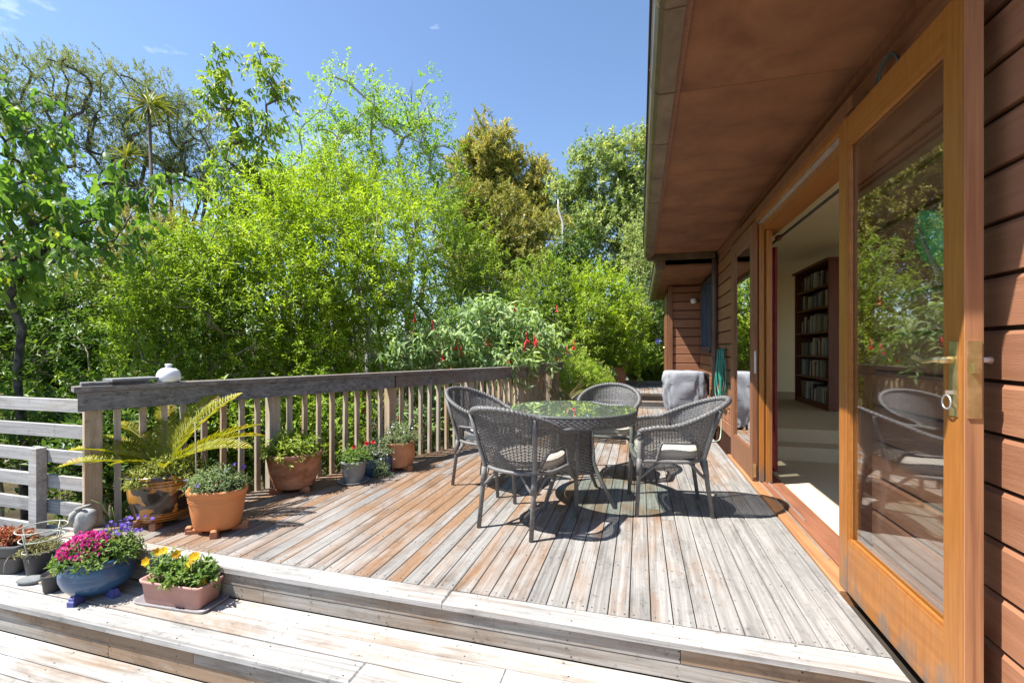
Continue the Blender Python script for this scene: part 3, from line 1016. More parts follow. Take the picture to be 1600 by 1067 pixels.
# ------------------------------------------------------------------ house
XW, WP, WZ0 = 1.08, 0.167, 1.101
HS = thing('house', 'brown weatherboard house with wide eaves and open glazed doors', 'house', (0, 0, 0))
SOF, XE, YE0, YE1 = 2.59, 0.20, 1.42, 7.0
M['downpipe'] = varied('brown_downpipe', (0.075, 0.046, 0.042), (0.11, 0.07, 0.062), 5, 0.45, 0.4, world=True)
wall = MB()
wall.box(XW + 0.022, 1.20, -0.6, 2.63, -0.7, SOF + 0.3)          # near wall, beside the open door
wall.box(XW + 0.022, 1.20, 5.56, 7.58, -0.7, SOF + 0.3)          # past the doors
wall.box(XW + 0.022, 1.20, 7.58, 8.72, -0.7, 1.17)
wall.box(XW + 0.022, 1.20, 7.58, 8.72, 2.32, SOF + 0.3)
wall.box(XW + 0.022, 1.20, 8.72, 9.24, -0.7, SOF + 0.3)
wall.box(XW + 0.022, 1.20, 2.63, 5.56, 2.36, SOF + 0.3)          # above the doors
wall.box(0.548, XW + 0.02, 9.222, 9.30, -0.7, SOF)               # return wall
wall.box(0.548, 0.60, 9.302, 11.5, -0.7, SOF)
WL = wall.build('wall', M['paint_dark'], HS)


def board_prof(z, depth=0.02, hh=None, x=XW):
    hh = hh or WP
    z0, z1 = z + 0.004, z + hh - 0.010
    return [(x + depth, z0), (x, z0), (x, z1 - 0.014), (x + 0.011, z1), (x + depth, z1)]


def weather(y0, y1, zlo, zhi, parent):
    k = math.ceil((zlo - WZ0) / WP - 0.01)
    while WZ0 + k * WP < zhi - 0.03:
        z = WZ0 + k * WP
        hh = min(WP, zhi - z)
        b = MB()
        pr = board_prof(z, 0.02, hh)
        b.extrude_y([(x_, z_) for x_, z_ in pr], y0, y1)
        b.build('weatherboard', M['paint'], parent)
        k += 1


weather(-0.6, 2.60, -0.40, SOF - 0.02, WL)
weather(5.60, 7.54, -0.05, SOF - 0.02, WL)
weather(7.54, 8.76, -0.05, 1.15, WL)
weather(8.76, 9.21, -0.05, 2.40, WL)
weather(2.60, 5.60, 2.43, SOF - 0.02, WL)
# return wall facing the camera, boards run along x
k = math.ceil((0.24 - WZ0) / WP)
while WZ0 + k * WP < 2.36:
    z = WZ0 + k * WP
    b = MB()
    pr = board_prof(z, 0.02, min(WP, 2.40 - z), 0)
    b.add([(0.60, 9.20 + d_, z_) for d_, z_ in pr] + [(XW - 0.002, 9.20 + d_, z_) for d_, z_ in pr],
          [(4, 3, 2, 1, 0), (5, 6, 7, 8, 9)] + [(i, (i + 1) % 5, 5 + (i + 1) % 5, 5 + i) for i in range(5)])
    b.build('weatherboard', M['paint'], WL)
    k += 1
b = MB(); b.box(0.52, 0.598, 9.17, 9.26, 0.0, 2.40, 0.003); b.build('corner_board', M['trim'], HS)
b = MB(); b.box(0.505, 0.545, 9.45, 10.4, 0.28, 2.3)
fd = b.build('side_door', M['trim'], HS)
kb = MB(); kb.tube([(0.505, 9.53, 1.22), (0.44, 9.53, 1.22)], [0.012, 0.026], 10); kb.build('door_knob', M['brass'], fd)
b = MB(); b.box(0.95, 1.075, -0.6, 2.60, -0.42, -0.012) if False else b.box(0.952, 1.075, 2.03, 2.60, -0.3, -0.06)
b.build('dark_gap_filler', M['under'], HS)  # added filler; its dark colour stands in for the shade of this gap

# window past the downpipe
wd = MB()
for y0, y1, z0, z1 in ((7.58, 7.64, 1.17, 2.32), (8.66, 8.72, 1.17, 2.32), (7.64, 8.66, 1.17, 1.23), (7.64, 8.66, 2.26, 2.32), (8.12, 8.17, 1.23, 2.26)):
    wd.box(1.045, 1.12, y0, y1, z0, z1)
wd.box(1.02, 1.12, 7.55, 8.75, 1.135, 1.168)
WD = wd.build('window', M['windowframe'], HS)
b = MB(); b.box(1.085, 1.09, 7.64, 8.66, 1.23, 2.26); b.build('pane', M['glass'], WD)

# eaves: soffit panels, fascia, gutter with joints, roof above
sf = MB(); sf.box(XE, 1.20, YE0, YE1, SOF + 0.006, SOF + 0.03)
SFO = sf.build('soffit', M['soffit'], HS)
for a, c in ((YE0, 2.62), (2.62, 3.84), (3.84, 5.06), (5.06, 6.28), (6.28, YE1)):
    b = MB(); b.box(XE + 0.004, XW + 0.02, a + 0.002, c - 0.002, SOF - 0.003, SOF + 0.005); b.build('soffit_panel', M['soffit'], SFO)
b = MB(); b.box(XW - 0.03, XW + 0.02, YE0, YE1, SOF - 0.045, SOF - 0.004); b.build('soffit_batten', M['trim'], SFO)
b = MB(); b.box(XE - 0.022, XE + 0.003, YE0, YE1 + 0.02, SOF - 0.025, SOF + 0.17); b.build('fascia', M['trim'], HS)
b = MB(); b.box(XE + 0.004, 1.2, YE0 - 0.024, YE0 - 0.002, SOF - 0.02, SOF + 0.35); b.build('end_fascia', M['trim'], HS)


def gutter_prof(x0, x1, zb, zt):
    w = x1 - x0
    return [(x0, zt), (x0 - 0.004, zt - 0.012), (x0 + 0.002, zt - 0.03), (x0 + 0.004, zb + 0.05), (x0 + 0.018, zb + 0.018), (x0 + 0.04, zb), (x1, zb), (x1, zt)]


def gutter(x0, x1, y0, y1, zb, zt, step, name='gutter'):
    b = MB()
    b.extrude_y(list(reversed(gutter_prof(x0, x1, zb, zt))), y0, y1)
    g_ = b.build(name, M['gutter'], HS)
    y = y0 + 0.5
    while y < y1:
        q = MB()
        q.extrude_y(list(reversed([(x_ - 0.003 if x_ < x1 else x_, z_ - 0.003) for x_, z_ in gutter_prof(x0, x1, zb, zt)])), y, y + 0.012)
        q.build('gutter_joint', M['gutter'], g_)
        y += step
    return g_


gutter(0.055, 0.174, YE0 - 0.03, YE1 + 0.02, SOF - 0.055, SOF + 0.10, 0.62)
# gutter turning along the end of the high roof, and the downpipe
b = MB(); b.box(0.10, 1.03, YE1 + 0.022, YE1 + 0.115, SOF - 0.085, SOF + 0.03, 0.004); b.build('return_gutter', M['gutter'], HS)
b = MB(); b.tube([(1.035, 7.10, SOF - 0.045), (1.035, 7.10, 2.2), (1.035, 7.10, 0.02)], 0.040, 14)
DP = b.build('downpipe', M['downpipe'], HS)
for z in (2.1, 1.05):
    b = MB(); b.tube([(1.035, 7.10, z), (1.035, 7.10, z + 0.03)], 0.045, 14); b.build('bracket', M['downpipe'], DP)
# lower roof beyond
LS = 2.41
b = MB(); b.box(0.36, 1.2, YE1 + 0.12, 11.9, LS, LS + 0.03); b.build('low_soffit', M['soffit'], HS)
b = MB(); b.box(0.335, 0.36, YE1 + 0.12, 11.9, LS - 0.02, LS + 0.15); b.build('low_fascia', M['trim'], HS)
gutter(0.215, 0.332, YE1 + 0.12, 11.9, LS - 0.04, LS + 0.10, 1.1, 'low_gutter')
rf = MB()
rf.add([(0.04, YE0 - 0.06, 2.70), (0.04, YE1 + 0.1, 2.70), (4.5, YE1 + 0.1, 4.3), (4.5, YE0 - 0.06, 4.3),
        (0.04, YE0 - 0.06, 2.76), (0.04, YE1 + 0.1, 2.76), (4.5, YE1 + 0.1, 4.36), (4.5, YE0 - 0.06, 4.36)],
       [(0, 1, 2, 3), (4, 7, 6, 5), (0, 4, 5, 1), (1, 5, 6, 2), (2, 6, 7, 3), (3, 7, 4, 0)])
rf.add([(0.2, YE1 + 0.11, 2.52), (0.2, 12, 2.52), (4.5, 12, 4.0), (4.5, YE1 + 0.11, 4.0), (0.2, YE1 + 0.11, 2.57), (0.2, 12, 2.57), (4.5, 12, 4.05), (4.5, YE1 + 0.11, 4.05)],
       [(0, 1, 2, 3), (4, 7, 6, 5), (0, 4, 5, 1), (1, 5, 6, 2), (2, 6, 7, 3), (3, 7, 4, 0)])
rf.build('roof', M['roof'], HS)

# door opening: head, jambs, sill and tracks
b = MB()
b.box(1.00, 1.20, 2.63, 5.56, 2.33, 2.36); b.box(1.045, 1.20, 2.63, 5.56, 2.25, 2.328)
HD = b.build('door_head', M['orange_h'], HS)
b = MB(); b.box(1.02, 1.044, 2.63, 5.56, 2.31, 2.327); b.build('track', M['steel'], HD)
b = MB(); b.box(0.985, 1.079, 2.56, 5.62, 2.362, 2.43); b.build('head_flashing', M['trim'], HS)
b = MB(); b.box(1.0, 1.20, 2.59, 2.628, 0.0, 2.33); b.build('door_jamb', M['orange'], HS)
b = MB(); b.box(0.985, 1.20, 5.52, 5.60, 0.0, 2.35); b.build('door_jamb', M['trim'], HS)
b = MB(); b.box(0.950, 1.048, 2.60, 5.62, -0.10, 0.012, 0.004); SL = b.build('door_sill', M['sill'], HS)
b = MB(); b.box(1.05, 1.215, 2.60, 5.62, -0.10, 0.020, 0.004); b.build('threshold', M['sill_red'], SL)
b = MB(); b.box(1.022, 1.030, 2.95, 5.5, 0.013, 0.020); b.build('track', M['steel'], SL)
b = MB(); b.box(1.085, 1.093, 3.55, 5.5, 0.021, 0.028); b.build('track', M['steel'], SL)


def leaf_door(x0, x1, y0, y1, z0, z1, mat_v, mat_h, stile=0.092, top=0.13, bottom=0.25):
    b = MB()
    b.box(x0, x1, y0, y0 + stile, z0, z1)
    b.box(x0, x1, y1 - stile, y1, z0, z1)
    d = b.build('glass_door', mat_v, HS)
    for za, zb in ((z1 - top, z1 - 0.0012), (z0 + 0.0012, z0 + bottom)):
        b = MB(); b.box(x0 + 0.0012, x1 - 0.0012, y0 + stile, y1 - stile, za, zb); b.build('door_rail', mat_h, d)
    xm = (x0 + x1) / 2
    b = MB(); b.box(xm - 0.003, xm + 0.003, y0 + stile, y1 - stile, z0 + bottom, z1 - top); b.build('pane', M['glass'], d)
    b = MB()
    for xx0, xx1 in ((x0 + 0.006, xm - 0.004), (xm + 0.004, x1 - 0.006)):
        for a, c, e, f in ((y0 + stile, y0 + stile + 0.013, z0 + bottom, z1 - top), (y1 - stile - 0.013, y1 - stile, z0 + bottom, z1 - top),
                           (y0 + stile + 0.013, y1 - stile - 0.013, z0 + bottom, z0 + bottom + 0.013), (y0 + stile + 0.013, y1 - stile - 0.013, z1 - top - 0.013, z1 - top)):
            b.box(xx0, xx1, a, c, e, f)
    b.build('glazing_bead', mat_h, d)
    return d


ND = leaf_door(0.968, 1.018, 1.745, 2.66, 0.02, 2.325, M['orange'], M['orange_h'])
ND['label'] = 'wide open honey coloured door leaf with brass lever handle'
b = MB(); b.box(0.9695, 1.0165, 1.738, 1.7445, 0.021, 2.324); b.build('door_edge', M['door_edge'], ND)
b = MB(); b.box(0.9645, 0.9675, 1.765, 1.805, 0.985, 1.225, 0.001); b.build('handle_plate', M['brass'], ND)
b = MB()
b.tube([(0.966, 1.785, 1.165), (0.945, 1.785, 1.165), (0.925, 1.785, 1.165)], [0.016, 0.012, 0.011], 12)
b.tube([(0.925, 1.778, 1.165), (0.922, 1.80, 1.166), (0.920, 1.825, 1.160), (0.919, 1.85, 1.158), (0.918, 1.872, 1.166), (0.917, 1.89, 1.174), (0.916, 1.905, 1.172)],
       [0.011, 0.010, 0.0085, 0.008, 0.0085, 0.0105, 0.008], 10)
b.build('lever_handle', M['brass'], ND)
b = MB(); b.box(0.975, 1.010, 1.7335, 1.738, 0.985, 1.225); b.box(0.985, 1.000, 1.722, 1.7335, 1.125, 1.155); b.build('lock_face', M['brass'], ND)
b = MB(); b.tube([(1.018, 1.785, 1.165), (1.05, 1.785, 1.165), (1.062, 1.785, 1.165)], [0.009, 0.010, 0.014], 10); b.build('outer_handle', M['steel'], ND)
b = MB()
b.box(0.945, 0.964, 1.781, 1.787, 1.055, 1.067)
rg = [(0.947, 1.784 + 0.022 * math.cos(q), 1.03 + 0.022 * math.sin(q)) for q in np.linspace(0, 2 * math.pi, 17)[:-1]]
b.tube(rg, 0.003, 6, True)
b.build('key', M['steel'], ND)

F1 = leaf_door(0.972, 1.014, 4.52, 5.47, 0.022, 2.325, M['trim'], M['trim'], 0.10)
F2 = leaf_door(1.024, 1.064, 4.50, 5.44, 0.022, 2.305, M['orange'], M['orange_h'], 0.10)
F3 = leaf_door(1.074, 1.116, 4.46, 5.40, 0.024, 2.245, M['orange'], M['orange_h'], 0.10)
F1['label'] = 'brown weathered outer face of a slid-back glazed door'
b = MB(); b.box(0.985, 1.001, 4.515, 4.52, 0.98, 1.18); b.build('lock_face', M['steel'], F1)
b = MB(); b.box(0.976, 1.000, 4.514, 4.52, 0.05, 0.17); b.build('bottom_bolt', M['brass'], F1)

# curtain rod inside
b = MB(); b.tube([(1.235, 2.66, 2.22), (1.235, 5.5, 2.22)], 0.011, 8); b.build('curtain_rod', M['bbq'], HS)

# ------------------------------------------------------------------ the room behind the doors
rb = MB(); rb.box(1.216, 6.0, 0.2, 5.50, -0.12, 0.004)
tag(rb.build('room_floor', M['carpet']), 'beige carpet inside the open doors, half in sun', 'floor', kind='structure')
b = MB(); b.box(1.201, 6.0, 5.505, 5.80, -0.12, 0.15, 0.006)
IS = tag(b.build('room_steps', M['carpet']), 'two carpeted steps rising inside the room', 'steps', kind='structure')
b = MB(); b.box(1.201, 6.0, 5.80, 11.4, -0.12, 0.30, 0.006); b.build('upper_floor', M['carpet'], IS)
rm = MB()
rm.box(1.201, 6.0, 10.75, 10.9, 0.3, 2.9)
rm.box(5.9, 6.05, 0.2, 10.75, -0.1, 0.32)
rm.box(5.9, 6.05, 0.2, 10.75, 2.62, 2.9)
for ya, yb in ((0.2, 0.5), (3.3, 3.5), (6.3, 6.5), (10.0, 10.75)): rm.box(5.9, 6.05, ya, yb, 0.32, 2.62)  # unseen window openings between these piers, added so sky light brightens the room
rm.box(1.201, 6.0, 0.1, 0.2, -0.1, 0.5)
rm.box(1.201, 6.0, 0.1, 0.2, 2.55, 2.9)
for xa, xb in ((1.201, 1.5), (3.3, 3.5), (5.7, 6.0)): rm.box(xa, xb, 0.1, 0.2, 0.5, 2.55)  # unseen end wall openings, added to let sun in and lift the interior
rm.box(1.201, 1.212, 0.2, 2.60, -0.1, 2.9)
rm.box(1.201, 1.212, 5.60, 7.56, 0.3, 2.9)
rm.box(1.201, 1.212, 8.74, 10.75, 0.3, 2.9)
rm.box(1.201, 1.212, 7.56, 8.74, 0.3, 1.15)
rm.box(1.201, 1.212, 7.56, 8.74, 2.34, 2.9)
rm.box(1.201, 1.212, 2.60, 5.60, 2.40, 2.9)
tag(rm.build('room_wall', M['cream']), 'cream interior walls of the room', 'wall', kind='structure')
b = MB(); b.box(1.2, 6.05, 0.1, 10.9, 2.75, 2.84)
tag(b.build('room_ceiling', M['ceil']), 'cream ceiling of the room', 'ceiling', kind='structure')
b = MB(); b.box(2.60, 2.70, 10.70, 10.749, 0.3, 2.35); b.box(1.22, 2.6, 10.725, 10.749, 0.302, 0.37)
tag(b.build('door_architrave', M['trim']), 'brown door architrave and skirting on the cream far wall', 'trim', kind='structure')

CU = thing('curtain', 'maroon curtain drawn back behind the slid open doors', 'curtain', (1.236, 5.0, 0))
cv, cf = [], []
nf, nz_ = 40, 8
for j in range(nz_ + 1):
    z = 0.03 + 2.14 * j / nz_
    sq = 1 - 0.25 * math.sin(math.pi * min(1, j / nz_ * 1.0)) * 0.6
    for i in range(nf + 1):
        t = i / nf
        cv.append((0.026 * math.sin(t * 30) * (1 if j < nz_ else 0.8), (t - 0.5) * 0.34 * sq, z))
for j in range(nz_):
    for i in range(nf):
        a = j * (nf + 1) + i
        cf.append((a, a + 1, a + nf + 2, a + nf + 1))
b = MB(); b.add(cv, cf, True); b.build('drape', M['curtain'], CU)
b = MB(); b.tube([(-0.01, -0.30, 2.22), (-0.01, -0.36, 2.22)], [0.03, 0.018], 10); b.build('finial', M['mahogany'], CU)

BCX, BY0, BY1, BZ0, BZ1 = 2.62, 7.55, 9.05, 0.30, 2.48
BC = thing('bookcase', 'tall dark mahogany bookcase full of books inside the room', 'bookcase', (BCX, BY0, BZ0))
Wb, Hb, Db = BY1 - BY0, BZ1 - BZ0, 0.32
for y0 in (0.0, Wb - 0.03):
    b = MB(); b.box(0, Db, y0, y0 + 0.03, 0, Hb); b.build('side_panel', M['mahogany'], BC)
b = MB(); b.box(Db - 0.012, Db, 0.03, Wb - 0.03, 0, Hb); b.build('back_panel', M['mahogany'], BC)
b = MB(); b.box(-0.035, Db, -0.035, Wb + 0.035, Hb, Hb + 0.035); b.build('cornice', M['mahogany'], BC)
shelf_z = [0.07, 0.46, 0.79, 1.16, 1.54, 1.85]
for z in shelf_z:
    b = MB(); b.box(0.004, Db - 0.012, 0.03, Wb - 0.03, z - 0.025, z); b.build('shelf', M['mahogany'], BC)
b = MB(); b.box(0.0, 0.02, 0.03, Wb - 0.03, 0, 0.045); b.build('plinth', M['mahogany'], BC)
book_cols = [(0.55, 0.52, 0.46), (0.10, 0.16, 0.27), (0.05, 0.05, 0.055), (0.62, 0.60, 0.55), (0.18, 0.06, 0.045), (0.16, 0.24, 0.25), (0.30, 0.26, 0.18), (0.40, 0.42, 0.44), (0.08, 0.12, 0.09), (0.30, 0.36, 0.42)]
book_words = ['cream', 'dark blue', 'black', 'white', 'dark red', 'teal', 'tan', 'pale grey', 'dark green', 'light blue']
book_m = [varied('book_cloth', c, tuple(min(1, q * 1.25) for q in c), 9, 0.6, 0.3) for c in book_cols]
names = ['bottom', 'second lowest', 'third', 'fourth', 'fifth', 'top']
for si, z in enumerate(shelf_z):
    y = 0.06 + random.uniform(0, 0.12)
    hi = (shelf_z[si + 1] if si < 5 else Hb) - z - 0.06
    while y < Wb - 0.12:
        if random.random() < 0.08:
            y += random.uniform(0.05, 0.12)
            continue
        t = random.uniform(0.018, 0.052)
        hh = min(hi, random.uniform(0.19, 0.30))
        dp = random.uniform(0.15, 0.21)
        bk = MB()
        bk.box(0.0, dp, 0, t, 0, hh, 0.003)
        bi = random.randrange(len(book_m))
        o = bk.build('book', book_m[bi])
        lean = random.choice((0, 0, 0, 0, 0.10, -0.06)) if y > 0.2 else 0
        o.location = (BCX + 0.07, BY0 + y, BZ0 + z + 0.001)
        if lean:
            o.rotation_euler = (lean, 0, 0)
            if lean > 0: o.location.y += hh * math.sin(lean)
            else: o.location.z += t * math.sin(-lean)
        tag(o, '%s book on the %s shelf of the tall bookcase' % (book_words[bi], names[si]), 'book', 'books on the %s bookcase shelf' % names[si])
        y += t + 0.004 + (hh * abs(math.sin(lean)) + 0.01 if lean else 0)

# ------------------------------------------------------------------ wicker chairs
def chair_meshes():
    out = {}
    # plan path from the front of one arm round the back to the other arm
    path = []
    hw, yf, ys_, ry = 0.268, 0.235, -0.03, 0.225
    seg = 0.0105
    for i in range(int((yf - ys_) / seg)):
        path.append((hw, yf - i * seg))
    m = 76
    for i in range(m + 1):
        q = math.pi * i / m
        path.append((hw * math.cos(q), ys_ - ry * math.sin(q)))
    for i in range(1, int((yf - ys_) / seg) + 1):
        path.append((-hw, ys_ + i * seg))
    n_ = len(path)
    nrm, bk, s = [], [], [0]
    for i in range(n_):
        a, c = path[max(0, i - 1)], path[min(n_ - 1, i + 1)]
        t = Vector((c[0] - a[0], c[1] - a[1])).normalized()
        nrm.append(Vector((-t.y, t.x)) * -1)
        if i: s.append(s[-1] + math.dist(path[i - 1], path[i]))
        bk.append(max(0.0, (ys_ - path[i][1]) / ry))
    tot = s[-1]

    def sm(a, b, x):
        x = min(1, max(0, (x - a) / (b - a)))
        return x * x * (3 - 2 * x)

    def ztop(i):
        q = min(s[i], tot - s[i]) / (tot / 2)
        return 0.618 + 0.020 * sm(0, 0.2, q) + 0.188 * sm(0.25, 0.98, q)

    def zbot(i):
        e = min(s[i], tot - s[i])
        if e < 0.105: return 0.40
        up = sm(0.105, 0.150, e)
        dn = 1 - sm(0.36, 0.43, e)
        return 0.40 + 0.135 * min(up, dn) ** 0.6 if min(up, dn) > 0 else 0.40

    def pos(i, z, off=0.0):
        lean = 0.06 + 0.36 * bk[i] ** 1.2
        o = (z - 0.42) * lean + off
        return (path[i][0] + nrm[i].x * o * (0.5 if bk[i] == 0 else 1), path[i][1] + nrm[i].y * o, z)
    # outward normal check
    if Vector((nrm[0].x, nrm[0].y)).dot(Vector((1, 0))) < 0:
        nrm[:] = [v * -1 for v in nrm]
    b = MB()
    rowp, rh = 0.0096, 0.0080
    r = 0
    z = 0.402
    while z < 0.84:
        run = []
        for i in range(n_):
            if zbot(i) <= z + 0.002 and z + rh <= ztop(i) + 0.004:
                run.append(i)
            else:
                if len(run) > 1: strip(b, run, z, rh, r, pos)
                run = []
        if len(run) > 1: strip(b, run, z, rh, r, pos)
        z += rowp
        r += 1
    for i in range(0, n_, 2):
        z0, z1 = zbot(i), ztop(i)
        if i + 1 >= n_: continue
        zs = np.linspace(z0, z1, 7)
        vs_ = []
        for z_ in zs:
            p, q = Vector(pos(i, z_)), Vector(pos(min(n_ - 1, i + 1), z_))
            d_ = (q - p).normalized() * 0.003
            vs_ += [p - d_, p + d_]
        b.add(vs_, [(2 * j, 2 * j + 1, 2 * j + 3, 2 * j + 2) for j in range(6)])
    out['woven_shell'] = (b.mesh('woven_shell'), 'wicker')
    # braided top rail, coming down to the front legs
    def braid(mb, pts, r0, pitch=0.016):
        P = [Vector(p) for p in pts]
        # resample
        Ls = [0]
        for a, c in zip(P[:-1], P[1:]): Ls.append(Ls[-1] + (c - a).length)
        N_ = int(Ls[-1] / (pitch / 4))
        Q = []
        j = 0
        for kx in range(N_ + 1):
            t = Ls[-1] * kx / N_
            while j < len(Ls) - 2 and Ls[j + 1] < t: j += 1
            f = (t - Ls[j]) / max(1e-9, Ls[j + 1] - Ls[j])
            Q.append(P[j].lerp(P[j + 1], f))
        base_n = len(mb.v)
        mb.tube(Q, r0, 9)
        # twist: ridge pattern wound round the tube
        for kx in range(len(Q)):
            for a_ in range(9):
                ph = 2 * math.pi * (2 * a_ / 9.0 - kx * (pitch / 4) / 0.026)
                idx = base_n + kx * 9 + a_
                v = Vector(mb.v[idx])
                c = Q[kx]
                mb.v[idx] = tuple(c + (v - c) * (1 + 0.20 * math.sin(ph)))
    b = MB()
    rail = [(hw + 0.002, yf + 0.004, 0.55), (hw + 0.004, yf + 0.010, 0.595)] + [pos(i, ztop(i), 0.002) for i in range(0, n_, 2)] + [(-hw - 0.004, yf + 0.010, 0.595), (-hw - 0.002, yf + 0.004, 0.55)]
    braid(b, rail, 0.0185)
    out['top_rail'] = (b.mesh('top_rail'), 'wicker')
    # edging of the side openings
    edg = []
    half = [i for i in range(n_) if s[i] <= tot / 2 and 0.10 < s[i] < 0.45]
    for grp in (half, [n_ - 1 - i for i in half]):
        pts = [(pos(grp[0], 0.40)[0], pos(grp[0], 0.40)[1], 0.395)] + [pos(i, zbot(i), 0.001) for i in grp]
        b = MB(); b.tube(pts, 0.0105, 7)
        edg.append(b.mesh('side_edging'))
    out['side_edging'] = (edg, 'wicker')
    # seat ring and woven seat
    b = MB()
    ring = [(hw - 0.005, yf - 0.005, 0.40)] + [(path[i][0] * 0.985, path[i][1], 0.40) for i in range(0, n_, 4)] + [(-hw + 0.005, yf - 0.005, 0.40)]
    b.tube(ring + [(-0.13, yf + 0.022, 0.40), (0, yf + 0.03, 0.40), (0.13, yf + 0.022, 0.40)], 0.014, 8, True)
    out['seat_frame'] = (b.mesh('seat_frame'), 'chair_leg')
    b = MB()
    rr = 0
    yy = -0.24
    while yy < 0.25:
        wx = hw if yy > ys_ else hw * math.sqrt(max(0, 1 - ((ys_ - yy) / ry) ** 2))
        xs = np.arange(-wx, wx, 0.022)
        if len(xs) > 2:
            vs_ = []
            for j, x_ in enumerate(xs):
                dz = 0.003 * (1 if (j + rr) % 2 else -1)
                vs_ += [(x_, yy, 0.405 + dz), (x_, yy + 0.0105, 0.405 + dz)]
            b.add(vs_, [(2 * j, 2 * j + 2, 2 * j + 3, 2 * j + 1) for j in range(len(xs) - 1)])
        yy += 0.0125
        rr += 1
    # front apron
    for rr in range(4):
        z_ = 0.345 + rr * 0.0125
        xs = np.arange(-0.22, 0.221, 0.02)
        vs_ = []
        for j, x_ in enumerate(xs):
            o_ = yf + 0.028 + 0.003 * (1 if (j + rr) % 2 else -1) - 0.1 * (x_ / 0.27) ** 2 * 0.25
            vs_ += [(x_, o_, z_), (x_, o_, z_ + 0.0095)]
        b.add(vs_, [(2 * j, 2 * j + 2, 2 * j + 3, 2 * j + 1) for j in range(len(xs) - 1)])
    out['woven_seat'] = (b.mesh('woven_seat'), 'wicker')
    legs = []
    for sx_ in (1, -1):
        b = MB(); b.tube([(sx_ * 0.262, 0.262, 0.0), (sx_ * 0.268, 0.243, 0.40), (sx_ * 0.270, 0.240, 0.615)], [0.0145, 0.0165, 0.0155], 10)
        b.tube([(sx_ * 0.266, 0.247, 0.30), (sx_ * 0.268, 0.243, 0.42)], 0.0195, 10)
        legs.append(b.mesh('leg'))
        b = MB(); b.tube([(sx_ * 0.205, -0.268, 0.0), (sx_ * 0.200, -0.225, 0.30), (sx_ * 0.199, -0.212, 0.42), (sx_ * 0.226, -0.258, 0.60), (sx_ * 0.250, -0.303, 0.765)],
                         [0.0145, 0.0165, 0.0165, 0.0155, 0.0135], 10)
        b.tube([(sx_ * 0.2005, -0.229, 0.28), (sx_ * 0.197, -0.216, 0.40)], 0.0195, 10)
        legs.append(b.mesh('leg'))
    out['leg'] = (legs, 'chair_leg')
    br = []
    for sx_ in (1, -1):
        b = MB()
        b.tube([(sx_ * 0.201, -0.233, 0.27), (sx_ * 0.16, -0.225, 0.31), (sx_ * 0.12, -0.215, 0.355), (sx_ * 0.09, -0.21, 0.395)], 0.0115, 8)
        b.tube([(sx_ * 0.264, 0.250, 0.27), (sx_ * 0.255, 0.20, 0.31), (sx_ * 0.25, 0.15, 0.355), (sx_ * 0.25, 0.10, 0.395)], 0.0115, 8)
        b.tube([(sx_ * 0.203, -0.226, 0.27), (sx_ * 0.215, -0.18, 0.31), (sx_ * 0.225, -0.14, 0.355), (sx_ * 0.235, -0.10, 0.395)], 0.0115, 8)
        br.append(b.mesh('brace'))
    out['brace'] = (br, 'chair_leg')
    return out


def strip(b, run, z, rh, r, pos):
    vs_ = []
    for i in run:
        o_ = 0.0032 * (1 if ((i // 2) + r) % 2 else -1) * (1 if i % 2 == 0 else 0)
        vs_ += [pos(i, z, o_), pos(i, z + rh, o_)]
    b.add(vs_, [(2 * j, 2 * j + 2, 2 * j + 3, 2 * j + 1) for j in range(len(run) - 1)])


CM = chair_meshes()


def cushion_mesh():
    b = MB()
    vs_, fs_ = [], []
    rings = [(0.415, 0.90), (0.420, 0.985), (0.445, 1.0), (0.468, 0.985), (0.480, 0.90), (0.486, 0.55), (0.487, 0.0)]
    seg = 40
    for z, k_ in rings[:-1]:
        for i in range(seg):
            q = 2 * math.pi * i / seg
            e = 0.62
            x = 0.238 * k_ * math.copysign(abs(math.cos(q)) ** e, math.cos(q))
            y = 0.225 * k_ * math.copysign(abs(math.sin(q)) ** e, math.sin(q)) + 0.015
            if y < 0: x *= 1 - 0.22 * (y / 0.225) ** 2
            vs_.append((x, y, z + 0.004 * math.sin(x * 21) * math.cos(y * 17)))
    vs_.append((0, 0.015, 0.487))
    m_ = len(rings) - 1
    for j in range(m_ - 1):
        for i in range(seg):
            l = (i + 1) % seg
            fs_.append((j * seg + i, j * seg + l, (j + 1) * seg + l, (j + 1) * seg + i))
    for i in range(seg):
        fs_.append(((m_ - 1) * seg + i, (m_ - 1) * seg + (i + 1) % seg, m_ * seg))
    fs_.append(tuple(reversed(range(seg))))
    b.add(vs_, fs_, True)
    p = MB()
    for zz, row in ((0.424, 1), (0.466, 3)):
        p.tube([(vs_[row * seg + i][0] * 1.005, vs_[row * seg + i][1] * 1.005, vs_[row * seg + i][2]) for i in range(seg)], 0.0045, 6, True)
    return b.mesh('cushion_pad'), p.mesh('piping')


CUM, CUP = cushion_mesh()
for k_, (me_, mt) in list(CM.items()):
    for q in (me_ if isinstance(me_, list) else [me_]):
        q.materials.append(M[mt])
CUM.materials.append(M['cushion'])
CUP.materials.append(M['piping'])


def face(dx, dy):
    return math.atan2(-dx, dy)            # local +y turned to (dx, dy)


